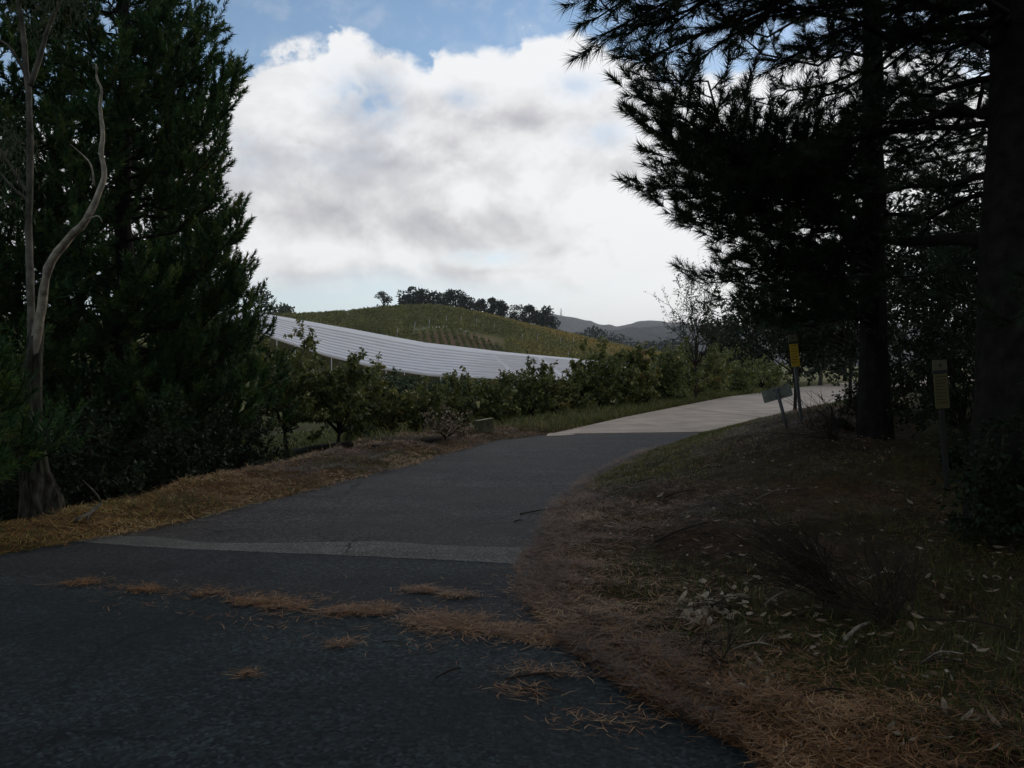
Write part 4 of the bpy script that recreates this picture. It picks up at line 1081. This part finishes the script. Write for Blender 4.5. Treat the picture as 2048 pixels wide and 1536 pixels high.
x3, y3 = scatter_strip(9000, 2.9, 12, 1, 3, 8, r)
keep = r.rand(len(x1)) < np.clip(1.0 - .0 * x1, 0, 1)
tag(litter('needle_litter', np.r_[x1, x2, x3], np.r_[y1, y2, y3], 501, .11, .0042, 'litter', .1, .78, .05, .35, .65), 'brown fallen pine needles covering the right-hand bank', 'needles', kind='stuff')
yf = np.exp(r.uniform(np.log(3.0), np.log(10.5), 15000)); xf = xR(yf) + fbm(yf * 2.7, yf * 0) * .16 + r.exponential(.16, 15000) - .05
tag(litter('needle_fringe', xf, yf, 505, .11, .0042, 'litter_orange', .1, .8, .04, .3, .6), 'rusty needle fringe along the right edge of the bitumen', 'needles', kind='stuff')
# left verge: dry grass and needles
x1, y1 = scatter_strip(34000, 6.0, 19, -1, -.10, 2.2, r)
x1 = x1 + fbm(y1 * 2.2, y1 * 0) * .12 + r.normal(size=len(x1)) * .04
k = fbm(x1 * 2.1 + 5, y1 * 2.1) > -.34
x1, y1 = x1[k], y1[k]
k = y1 + r.normal(size=len(y1)) * 1.2 < 10.0
tag(litter('verge_litter', x1[k], y1[k], 502, .12, .006, 'grass_dry', .12, .9, .04, .4, .9), 'orange dry grass and needles along the near left verge', 'dry grass', kind='stuff')
tag(litter('verge_litter', x1[~k], y1[~k], 503, .12, .0075, 'litter', .25, .95, .05, .4, .9), 'brown needle litter along the far left verge up to the stump', 'needles', kind='stuff')
# grass blades
def blades(x, y, seed, h, w, mat_, vlo=0, vhi=1):
    r = np.random.RandomState(seed); n = len(x); P = np.stack([x, y, H(x, y) - .005], 1)
    a = r.uniform(0, 6.28, n); D = np.stack([np.cos(a) * .5, np.sin(a) * .5, np.ones(n)], 1) + r.normal(size=(n, 3)) * .2; D = nrm(D)
    S = np.stack([-np.sin(a), np.cos(a), np.zeros(n)], 1) * (w / 2); L = (h * r.uniform(.4, 1.2, n))[:, None]
    m = P + D * L * .55; t = P + D * L + np.stack([np.cos(a), np.sin(a), np.zeros(n)], 1) * L * .3
    V = np.stack([P - S, P + S, m + S * .8, m - S * .8, t], 1).reshape(-1, 3); i = np.arange(n)[:, None] * 5
    F3 = np.concatenate([i + np.array([[0, 1, 2]]), i + np.array([[0, 2, 3]]), i + np.array([[3, 2, 4]])], 0)
    return V, F3, np.repeat(r.uniform(vlo, vhi, n), 5)
def grass(name, x, y, seed, h, w, mat_, label, vlo=0, vhi=1):
    V, Fc, va = blades(x, y, seed, h, w, mat_, vlo, vhi); tag(mk(name, V, Fc, M[mat_], var=va), label, 'grass', kind='stuff')
ya = np.exp(r.uniform(np.log(9.6), np.log(34), 26000)); xa_ = xR(ya) + r.exponential(.55, 26000) + .03
grass('grass_edge', xa_, ya, 510, .07, .010, 'grass', 'short green grass along the right edge of the concrete', .35, 1)
x1, y1 = scatter_strip(34000, 3.1, 9.5, 1, .45, 6.5, r); k = fbm(x1 * .9, y1 * .9) > -.22
grass('grass', x1[k], y1[k], 511, .09, .004, 'grass', 'dark green grass blades on the near right verge', 0, .8)
ya = r.uniform(17.5, 46, 15000); xa_ = xL(ya) - .05 - r.exponential(.8, 15000)
grass('tall_grass', xa_, ya, 512, .22, .014, 'grass', 'tall pale grass between the concrete and the hedge', .3, 1)
ya = r.uniform(15, 46, 30000); xa_ = xL(ya) - r.uniform(1.8, 13, 30000)
grass('orchard_grass', xa_, ya, 513, .24, .03, 'grass', 'green grass under the orchard trees', .3, .9)
x1, y1 = scatter_strip(15000, 6.2, 17, -1, .0, 2.6, r); k = fbm(x1 * 1.2 + 3, y1 * 1.2) > -.1; x1, y1 = x1[k], y1[k]
grass('verge_grass', x1, y1, 514, .07, .007, 'grass', 'sparse green grass blades along the left verge', .2, 1)

# needle drifts lying on the bitumen
def drift(us, vs_, sp, n, seed, label, ln=.10):
    n = int(n * (.58 if n > 1000 else .8)); r = np.random.RandomState(seed); t = r.rand(n) * (len(us) - 1); u = np.interp(t, range(len(us)), us) + r.normal(size=n) * sp[0] * 1.6; v = np.interp(t, range(len(us)), vs_) + r.normal(size=n) * sp[1] * (1.25 + .6 * np.sin(t * 5 + seed)) + 6 * fbm(t * 3 + seed, t * 0)
    y = CAMZ * F / (v - HV); x = (u - 1024) / F * y
    k_ = (fbm(x * 4 + seed, y * 9) > -.12 - .15 * (n < 500)); x, y = x[k_], y[k_]; n = len(x)
    V, Fc = ground_needles(x, y, r, ln, .0040, .016, .16); V[:, 2] = np.maximum(V[:, 2], .006)
    return tag(mk('needle_drift', V, Fc, M['litter_orange'], var=np.repeat(r.uniform(.15, 1, n), 5)), label, 'needles', kind='stuff')
drift([480, 560, 640, 700], [1203, 1208, 1218, 1226], (14, 4.5), 2600, 600, 'left half of the long orange needle drift across the road')
drift([700, 780], [1224, 1218], (12, 4), 1300, 601, 'short needle drift between the two long ones')
drift([835, 900, 980, 1060, 1180], [1245, 1246, 1256, 1272, 1278], (16, 7), 6500, 602, 'broad orange needle drift where road and verge meet')
drift([1180, 1260, 1330, 1400, 1560], [1290, 1330, 1390, 1430, 1490], (18, 12), 6000, 603, 'needle fringe along the near verge edge')
drift([820, 870], [1180, 1184], (10, 3), 380, 604, 'small needle patch above the drifts')
drift([890, 940], [1192, 1190], (9, 3), 260, 605, 'small needle patch right of the upper patch')
drift([400, 430], [1190, 1188], (8, 2.5), 260, 606, 'small needle tuft left of the long drift')
drift([200, 620], [1172, 1205], (40, 6), 420, 615, 'thin broken line of needles linking the left tufts')
drift([150, 190], [1168, 1166], (10, 2.5), 240, 607, 'leftmost needle tuft on the apron')
drift([270, 310], [1182, 1184], (10, 2.2), 240, 608, 'faint needle line on the apron at left')
drift([1020, 1140], [1368, 1362], (16, 9), 900, 609, 'needle and twig patch alone on the near road', .12)
drift([665, 700], [1292, 1290], (8, 3), 120, 610, 'tiny needle wisp on the road, centre')
drift([480, 510], [1352, 1346], (8, 3), 70, 611, 'tiny needle wisp on the road, left')
drift([1120, 1260], [1435, 1455], (40, 14), 160, 612, 'thin scatter of needles on the near road at right')
drift([400, 1100], [1215, 1270], (60, 22), 900, 614, 'sparse single needles scattered around the drifts')
drift([1070, 1110], [1150, 1230], (30, 20), 1500, 613, 'needles spilling onto the apron from the bank')
for k, (u0, v0, u1, v1, rd, lab) in enumerate([(872, 1360, 922, 1340, .006, 'short dark twig on the road left of the needle patch'), (1012, 1362, 1140, 1352, .008, 'thin twig lying across the road needle patch'),
        (1030, 1380, 1130, 1392, .006, 'lower twig in the road needle patch'), (1040, 1030, 1112, 1020, .008, 'long thin twig on the drive above the pale strip'), (1028, 1046, 1046, 1043, .007, 'short stub of twig on the drive'),
        (1075, 1084, 1098, 1084, .008, 'short twig at the end of the pale strip'), (765, 1288, 805, 1293, .004, 'faint straight twig on the road, centre')]):
    a, b_ = np.array((*flat(u0, v0), .012)), np.array((*flat(u1, v1), .012)); m_ = (a + b_) / 2 + np.array((.01, .02, .006))
    stick([a, m_, b_], rd, rd * .6, 'twig', M['twig'], lab, 'twig', n=5)
for k, (u0, v0, u1, v1, rd, lab) in enumerate([(1310, 1090, 1420, 1050, .011, 'dark stick on the bank halfway up the needle slope'), (1330, 1000, 1390, 985, .008, 'dark stick on the bank above the drive edge'),
        (1690, 1290, 1740, 1255, .014, 'curled strip of bark on the lower right verge')]):
    a, b_ = gp(u0, v0, .03), gp(u1, v1, .03); stick([a, (a + b_) / 2 + np.array((0, 0, .02)), b_], rd, rd * .5, 'stick', M['twig'] if k < 2 else M['deadwood'], lab, 'stick', n=6)

for k in range(16):
    u, v = rr.uniform(1180, 1980), rr.uniform(930, 1440)
    h_ = hit(u, v)
    if h_ is None or h_[0] < xR(h_[1]) + .2: continue
    a = np.array((h_[0], h_[1], h_[2] + .03)); an = rr.uniform(-.7, .7); l_ = rr.uniform(.18, .55)
    b_ = a + np.array((math.cos(an) * l_, math.sin(an) * l_, 0)); b_[2] = gz(b_[0], b_[1]) + .03; m_ = (a + b_) / 2 + np.array((0, .02, .03))
    stick([a, m_, b_], rr.uniform(.004, .009), .003, 'stick', M['twig'] if k % 3 else M['deadwood'], 'thin fallen stick lying in the bank litter', 'stick', n=5, group='sticks lying about the bank', subs=(([m_, m_ + np.array((.05, .06, .02))], .003, .002),))
# loose gum leaves
def leaf_shape(L, W, curl):
    t = np.linspace(0, 1, 6); w = W * np.sin(np.pi * t ** .8) / 2
    V = []
    for a, b_ in zip(t, w):
        z = curl * L * (a - .5) ** 2 * 2 - .0
        V += [(a * L - L / 2, -b_, z + abs(b_) * .5), (a * L - L / 2, 0, z), (a * L - L / 2, b_, z + abs(b_) * .5)]
    Fs = []
    for i in range(5):
        for j in range(2): Fs.append((i * 3 + j, i * 3 + j + 1, (i + 1) * 3 + j + 1, (i + 1) * 3 + j))
    return V, Fs
lm = []
r = np.random.RandomState(700)
for k in range(8):
    V, Fs = leaf_shape(r.uniform(.055, .10), r.uniform(.020, .032), r.uniform(.1, .6))
    me = bpy.data.meshes.new('leaf'); me.from_pydata(V, [], Fs); me.update()
    a = me.attributes.new('var', 'FLOAT', 'POINT'); a.data.foreach_set('value', np.full(len(V), r.uniform(.15, .85), np.float32)); me.materials.append(M['dry_leaf'])
    me.polygons.foreach_set('use_smooth', np.ones(len(me.polygons), bool)); lm.append(me)
broad = []
for k in range(6):
    V, Fs = leaf_shape(r.uniform(.07, .11), r.uniform(.028, .042), r.uniform(.1, .5))
    me = bpy.data.meshes.new('broad_leaf'); me.from_pydata(V, [], Fs); me.update()
    a = me.attributes.new('var', 'FLOAT', 'POINT'); a.data.foreach_set('value', np.full(len(V), r.uniform(.4, .95), np.float32)); me.materials.append(M['dry_leaf'])
    me.polygons.foreach_set('use_smooth', np.ones(len(me.polygons), bool)); broad.append(me)
def leaf_obj(name, loc, r, parent=None, tilt=.5):
    o = bpy.data.objects.new(name, broad[r.randint(6)] if parent is not None else lm[r.randint(8)]); sc.collection.objects.link(o)
    o.location = loc; o.rotation_euler = (r.normal() * tilt, r.normal() * tilt, r.uniform(0, 6.28)); s_ = r.uniform(.75, 1.15); o.scale = (s_,) * 3
    if parent is not None: o.parent = parent
    return o
pc_ = gp(1425, 1222)
pile = empty('leaf_pile', tuple(pc_), 'heap of pale dry leaves on a broken twig on the lower bank', 'leaf pile')
tb = Tubes()
for k in range(8):
    q0 = np.array((r.normal() * .06, r.normal() * .05, .02)) + pc_; e_ = gp(1425 + r.uniform(-75, 75), 1215 + r.uniform(-40, 40), .05); tb.add(smooth_path([q0, (q0 + e_) / 2 + np.array((0, 0, .04)), e_], 5), .005, .002, 4)
tb.build('twig', M['twig'], pile)
for k in range(120):
    u, v = 1425 + r.normal() * 36, 1215 + r.normal() * 22
    if k > 60: u, v = 1400 + r.normal() * 24, 1235 + r.normal() * 14
    p = gp(u, v, r.uniform(.01, .045)); leaf_obj('leaf', p - pc_, r, pile, .45)
nl = 0
while nl < 165:
    if nl < 60: u, v = r.uniform(1150, 2040), r.uniform(900, 1500)
    else: u, v = r.uniform(1380, 2040), r.uniform(950, 1200) if nl < 120 else r.uniform(1200, 1520)
    h_ = hit(u, v)
    if h_ is None or h_[0] < xR(h_[1]) + .05 or float(fbm(h_[0] * 1.7 + 2, h_[1] * 1.7)) < -.05: continue
    o = leaf_obj('fallen_leaf', (h_[0], h_[1], h_[2] + .03), r, None, .3)
    tag(o, 'loose pale gum leaf lying on the needle-covered bank right of the drive', 'leaf', 'fallen leaves scattered over the bank'); nl += 1
# small brown and pale leaf fragments, uncountable
x1, y1 = scatter_strip(4200, 3.0, 16, 1, .05, 6, r)
n = len(x1); P = np.stack([x1, y1, H(x1, y1) + .02 + r.rand(n) * .02], 1); D = r.normal(size=(n, 3)); D[:, 2] *= .25
V, Fc = leaves(P, D, r.uniform(.025, .065, n), r.uniform(.010, .022, n), .2, r)
tag(mk('leaf_litter', V, Fc, M['dry_leaf'], var=np.repeat(np.clip(r.rand(n) ** 2.6, 0, 1), 4)), 'small broken leaf fragments mixed into the bank litter', 'leaf litter', kind='stuff')

# ================================================================== netting over the orchard slope
nr, ncols = 11, 150
def net_pt(s, t):
    """s 0..1 along the rows (left to right), t 0..1 near to far"""
    un = 430 + s * 850; uf = 430 + s * 850 + 20
    vn = np.interp(un, [430, 530, 650, 760, 860, 950, 1050, 1280], [642, 672, 712, 739, 752, 757, 760, 762])
    vf = np.interp(uf, [430, 530, 700, 850, 1000, 1150, 1200, 1300], [614, 629, 659, 687, 704, 717, 723, 729])
    yn = np.interp(un, [430, 530, 900, 1280], [90, 86, 76, 78]); yf = np.interp(uf, [430, 530, 900, 1300], [152, 150, 146, 142])
    v = vn + (vf - vn) * t; u = un + (uf - un) * t; yi = 1 / (1 / yn + (1 / yf - 1 / yn) * t)
    return np.stack([(u - 1024) / F * yi, yi, CAMZ + (HV - v) / F * yi], -1)
tt = np.linspace(0, 1, nr * 10 + 1); ssx = np.linspace(0, 1, ncols)
S_, T_ = np.meshgrid(ssx, tt)
Pn = net_pt(S_, T_)
ph = (T_ * nr) % 1.0
fade = 1 - sm((S_ - .52 - .05 * T_) / .17)
sag = np.abs(ph - .5) * 2                              # 1 at the cable, 0 mid panel
amp = .26 * fade + .05
Pn[..., 2] += (sag ** 1.6 - .5) * amp + fbm(S_ * 10, T_ * 4) * .06
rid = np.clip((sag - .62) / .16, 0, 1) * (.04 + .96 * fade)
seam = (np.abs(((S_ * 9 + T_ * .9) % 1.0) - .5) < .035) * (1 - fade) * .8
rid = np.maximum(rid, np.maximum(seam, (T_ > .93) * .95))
ix = np.arange(Pn.shape[0] * ncols).reshape(-1, ncols)
Fn = np.stack([ix[:-1, :-1], ix[:-1, 1:], ix[1:, 1:], ix[1:, :-1]], -1).reshape(-1, 4)
root = empty('orchard_netting', tuple(Pn[0, 60]), 'white bird netting draped in long ridges over the orchard slope', 'netting')
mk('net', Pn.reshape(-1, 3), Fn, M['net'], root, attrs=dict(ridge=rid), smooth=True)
for s_ in np.linspace(.06, .96, 22):
    for t_ in (0.0,):
        p = net_pt(np.array(s_), np.array(t_)); g0 = gz(p[0], p[1]); mb = MB(); mb.tube([(p[0], p[1], g0 - .1), (p[0], p[1], p[2] + .2)], [.06, .05], 6); mb.build('post', M['post_pale'], root)

# ================================================================== the vineyard hill
def tree_blob(name, u, y, tv, bv, wpx, seed, label, mat_, n=1400, kind='round', group=None):
    """distant tree: trunk and a crown of clumped leaf faces"""
    r = np.random.RandomState(seed); x = (u - 1024) / F * y; z0 = gz(x, y); zb = CAMZ + (HV - bv) / F * y; zt = CAMZ + (HV - tv) / F * y
    z0 = min(z0, zb); root = empty(name, (x, y, z0), label, 'tree', group); h = (zt - z0) * 1.03; w = wpx / F * y * 1.3
    mb = MB(); mb.tube([(x, y, z0 - .3), (x + r.normal() * .02 * h, y, z0 + h * .5), (x, y, z0 + h * .85)], [.045 * w + .1, .03 * w + .05, .05], 7)
    nb_ = 34 if kind != 'gum' else 14
    C = []
    for k in range(nb_):
        if kind == 'pine':
            f = r.rand() ** .8; rad = w * .5 * (1.05 - .75 * f ** 1.5) * math.sqrt(r.rand()); a = r.rand() * 6.28; C.append((x + rad * math.cos(a), y + rad * math.sin(a), z0 + h * (.12 + .80 * f), w * .17))
        elif kind == 'gum':
            f = r.rand(); a = r.rand() * 6.28; rad = w * .40 * math.sqrt(r.rand()); C.append((x + rad * math.cos(a) - .06 * w, y + rad * math.sin(a), z0 + h * (.22 + .70 * f), w * .17))
        else:
            a = r.rand() * 6.28; f = r.rand(); rad = w * .50 * math.sqrt(max(.1, 1 - (f * 1.15 - .35) ** 2)) * r.rand() ** .4; C.append((x + rad * math.cos(a), y + rad * math.sin(a), z0 + h * (.08 + .86 * f), w * .17))
    for k in range(min(8, nb_)): mb.tube([(x, y, z0 + h * .35), C[k][:3]], [.02 * w, .01 * w], 5)
    mb.build('trunk', M['bark'], root, smooth=True)
    C = np.array(C); i = r.randint(0, nb_, n); dirs = nrm(r.normal(size=(n, 3))); P = C[i, :3] + dirs * (C[i, 3] * r.uniform(.5, 1.1, n))[:, None] * np.array((1, 1, .75))
    sz = w * .085 if kind != 'pine' else w * .095
    V, Fc = leaves(P, dirs + r.normal(size=(n, 3)) * .7 + np.array((0, 0, .4 if kind == 'pine' else 0)), sz * r.uniform(.7, 1.5, n), sz * .8, .2, r)
    mk('crown', V, Fc, mat_, root, var=np.repeat(np.clip(r.rand(nb_)[i] * .5 + r.rand(n) * .5, 0, 1), 4)); return root
hilltop = [(768, 258, 583, 613, 27, 'gum', 'lone gum on the hill crest left of the clump'), (828, 268, 581, 616, 48, 'round', 'broad dark tree at the left end of the hilltop clump'),
           (866, 270, 586, 616, 36, 'round', 'rounded tree second in the hilltop clump'), (890, 266, 586, 620, 26, 'gum', 'thin open gum in the hilltop clump'),
           (912, 262, 584, 624, 38, 'round', 'tall tree in the middle of the hilltop clump'), (934, 262, 596, 630, 26, 'round', 'smaller tree right of the hilltop middle'),
           (962, 260, 599, 634, 22, 'pine', 'first pointed pine on the ridge right of the clump'), (984, 260, 598, 638, 24, 'pine', 'second pointed pine on the ridge'),
           (1004, 260, 600, 644, 26, 'pine', 'third pointed pine, before the gap in the ridge trees'), (1034, 262, 611, 650, 24, 'round', 'tree just right of the gap in the ridge trees'),
           (1058, 262, 612, 655, 26, 'pine', 'pointed pine right of the ridge gap'), (1084, 262, 616, 662, 34, 'round', 'dense dark tree near the end of the ridge row'),
           (1106, 262, 634, 668, 20, 'round', 'last low tree at the right end of the ridge row'), (574, 262, 615, 636, 44, 'gum', 'pale gum at the hill left end beside the pine skirt'),
           (522, 200, 583, 660, 36, 'round', 'tree peeping out behind the left pine above the net'), (948, 263, 604, 634, 20, 'round', 'dark tree between the clump and the first pine')]
for k, (u, y, tv, bv, w, kd, lab) in enumerate(hilltop):
    tree_blob('hill_tree', u, y, tv, bv, w, 800 + k, lab, M['leaf_far'] if k != 13 else M['leaf_far_green'], 1700 if kd != 'gum' else 800, kd)
valley = [(1165, 400, 662, 700, 26), (1192, 420, 656, 704, 44), (1225, 430, 668, 706, 36), (1252, 400, 676, 708, 34), (1283, 380, 680, 712, 34), (1310, 360, 684, 715, 36), (1340, 340, 682, 716, 36), (1210, 380, 676, 706, 30), (1365, 330, 676, 716, 40), (1145, 420, 664, 690, 18)]
for k, (u, y, tv, bv, w) in enumerate(valley):
    tree_blob('valley_tree', u, y, tv, bv, w, 830 + k, ['small', 'big rounded', 'dark', 'low dark', 'brownish', 'low', 'rounded', 'low middle', 'last', 'tiny'][k] + ' tree in the valley ' + ['left of the big rounded one', 'below the far hills, largest there', 'right of the big rounded one', 'behind the vineyard slope end', 'above the creeper column', 'near the hedge top', 'under the wispy shrub', 'at the foot of the big rounded one', 'behind the wispy shrub stems', 'at the end of the ridge row'][k], M['leaf_far'], 900, 'round')

# vine rows following the slope
def ugz(u, y):
    x = (u - 1024) / F * y; return x, H(x, y)
r = np.random.RandomState(900)
VP, VV = [], []
for yrow in np.arange(170, 256, 3.1):
    u = np.arange(535, 1400, 1.0)
    u = np.repeat(u, 3) + r.uniform(-.6, .6, len(u) * 3)
    y = yrow + 3 * np.sin(u * .006 + 1) + r.normal(size=len(u)) * .25
    insoil = (np.abs(u - 918) < 92 + (y - 190) * .3) & (y < 197)
    gap = fbm(u * .02, y * .05) > .42
    k = ~(insoil | gap); u, y = u[k], y[k]
    x = (u - 1024) / F * y; z = H(x, y)
    VP.append(np.stack([x, y, z + r.uniform(.1, 1.5, len(u))], 1))
    w_ = sm((u - 900) / 250) * .35 + .35 * np.exp(-((y - (250 - (u - 900) * .10)) / 12) ** 2) * (u > 860)
    VV.append(np.clip(.28 + w_ + fbm(u * .015, y * .06) * .45 + r.normal(size=len(u)) * .12, 0, 1))
VP = np.concatenate(VP); VV = np.concatenate(VV)
V, Fc = leaves(VP, r.normal(size=(len(VP), 3)) + np.array((0, 0, .5)), r.uniform(.35, .7, len(VP)), r.uniform(.3, .5, len(VP)), .2, r)
tag(mk('vine_rows', V, Fc, M['vine'], var=np.repeat(VV, 4)), 'green and autumn-yellow vine rows covering the hill', 'vines', kind='stuff')
# dark rows running down the bare brown patch
for k in range(12):
    ua = 832 + k * 14.5; yb = 195 - abs(k - 5) * 1.5; ya_ = 168
    t = np.repeat(np.linspace(0, 1, 46), 6); y = yb + (ya_ - yb) * t + r.normal(size=len(t)) * .2; u = ua + t * (9 + k * 2.2) + r.normal(size=len(t)) * .8
    x = (u - 1024) / F * y; z = H(x, y); P = np.stack([x, y, z + r.uniform(.05, 1.3, len(t))], 1)
    V, Fc = leaves(P, r.normal(size=P.shape) + np.array((0, 0, .5)), r.uniform(.4, .7, len(t)), .4, .2, r)
    ORD = ['first', 'second', 'third', 'fourth', 'fifth', 'sixth', 'seventh', 'eighth', 'ninth', 'tenth', 'eleventh', 'last']
    vr = empty('vine_row', tuple(P[0]), ORD[k] + ' dark vine row from the left on the bare brown patch', 'vine row', 'vine rows on the brown patch')
    tq_ = np.linspace(0, 1, 12); yy_ = yb + (ya_ - yb) * tq_; xx_ = (ua + tq_ * (9 + k * 2.2) - 1024) / F * yy_
    t_ = Tubes(); t_.add(np.stack([xx_, yy_, H(xx_, yy_) + .7], 1), .05, .05, 4); t_.build('cane', M['twig'], vr)
    mk('foliage', V, Fc, M['vine'], vr, var=np.repeat(r.rand(len(t)) * .35, 4))
    if k in (0, 1, 2, 3, 4, 6, 7):
        mb = MB(); xx, zz = ugz(ua, yb + 1.5); mb.box((xx, yb + 1.5, float(zz) + .9), (.9, .4, .3)); o = mb.build('row_end_block', M['post_pale']); recentre(o, (xx, yb + 1.5, float(zz)))
        tag(o, 'pale block at the top of the ' + ORD[k] + ' vine row from the left', 'row marker', 'pale markers heading the vine rows')
posts = [(828, 662), (859, 652), (893, 648), (921, 648), (953, 653), (989, 662), (793, 676), (1045, 684), (1075, 684), (1120, 690), (1147, 692), (1137, 722)]
for k, (u, v) in enumerate(posts):
    h_ = hit(u, v + 4, 160, 400)
    if h_ is None: continue
    mb = MB(); mb.tube([(h_[0], h_[1], h_[2] - .3), (h_[0] + (.25 if k % 3 == 0 else 0), h_[1], h_[2] + 2.6)], [.055, .045], 6); o = mb.build('trellis_post', M['pole'], smooth=True); recentre(o, tuple(h_))
    tag(o, 'pale trellis post on the hill, ' + ['above the left rows of the brown patch', 'above the third row', 'above the sixth row', 'above the eighth row', 'above the right end of the brown patch', 'just right of the brown patch top', 'left of the brown patch near the net', 'halfway along the right slope, left of a pair', 'halfway along the right slope, right of a pair', 'low on the right slope above the hedge', 'rightmost on the slope', 'lowest one just above the net end'][k], 'post', 'trellis posts on the hill')

# mast on the far hill
bx_, by_ = (1122 - 1024) / F * 2700, 2700.0; bz_ = CAMZ + (HV - 633) / F * 2700
root = empty('radio_mast', (bx_, by_, bz_ - 3), 'thin lattice radio mast on the far blue hill', 'mast')
mb = MB()
for sx in (-1.6, 1.6):
    for sy in (-1.6, 1.6): mb.tube([(bx_ + sx * 1.4, by_ + sy * 1.4, bz_ - 6), (bx_ + sx * .5, by_ + sy * .5, bz_ + 27)], [.8, .5], 5)
for k in range(8): mb.box((bx_, by_, bz_ - 2 + k * 3.6), (3.6 - k * .3, 3.6 - k * .3, .5))
mb.build('tower', M['post_steel'], root)
for k, z in enumerate((6, 12, 18)):
    mb = MB(); mb.box((bx_ + (-2.2 if k % 2 else 2.2), by_, bz_ + z), (2.4, 2.0, 3.0)); mb.build('antenna', M['post_pale'], root)

# ================================================================== haze
import bmesh
V = [(x, y, z) for x in (-3900, 4400) for y in (-60, 3700) for z in (-20, 165)]
o = mk('haze', V, [(0, 1, 3, 2), (4, 6, 7, 5), (0, 4, 5, 1), (2, 3, 7, 6), (0, 2, 6, 4), (1, 5, 7, 3)], M['black'])
hm = bpy.data.materials.new('air'); hm.use_nodes = True; hm.node_tree.nodes.clear()
ho = hm.node_tree.nodes.new('ShaderNodeOutputMaterial'); hv_ = hm.node_tree.nodes.new('ShaderNodeVolumePrincipled')
hv_.inputs['Color'].default_value = (.97, .98, 1.0, 1); hv_.inputs['Density'].default_value = .00013; hv_.inputs['Anisotropy'].default_value = .2
hm.node_tree.links.new(hv_.outputs[0], ho.inputs['Volume'])
o.data.materials.clear(); o.data.materials.append(hm); tag(o, kind='stuff')
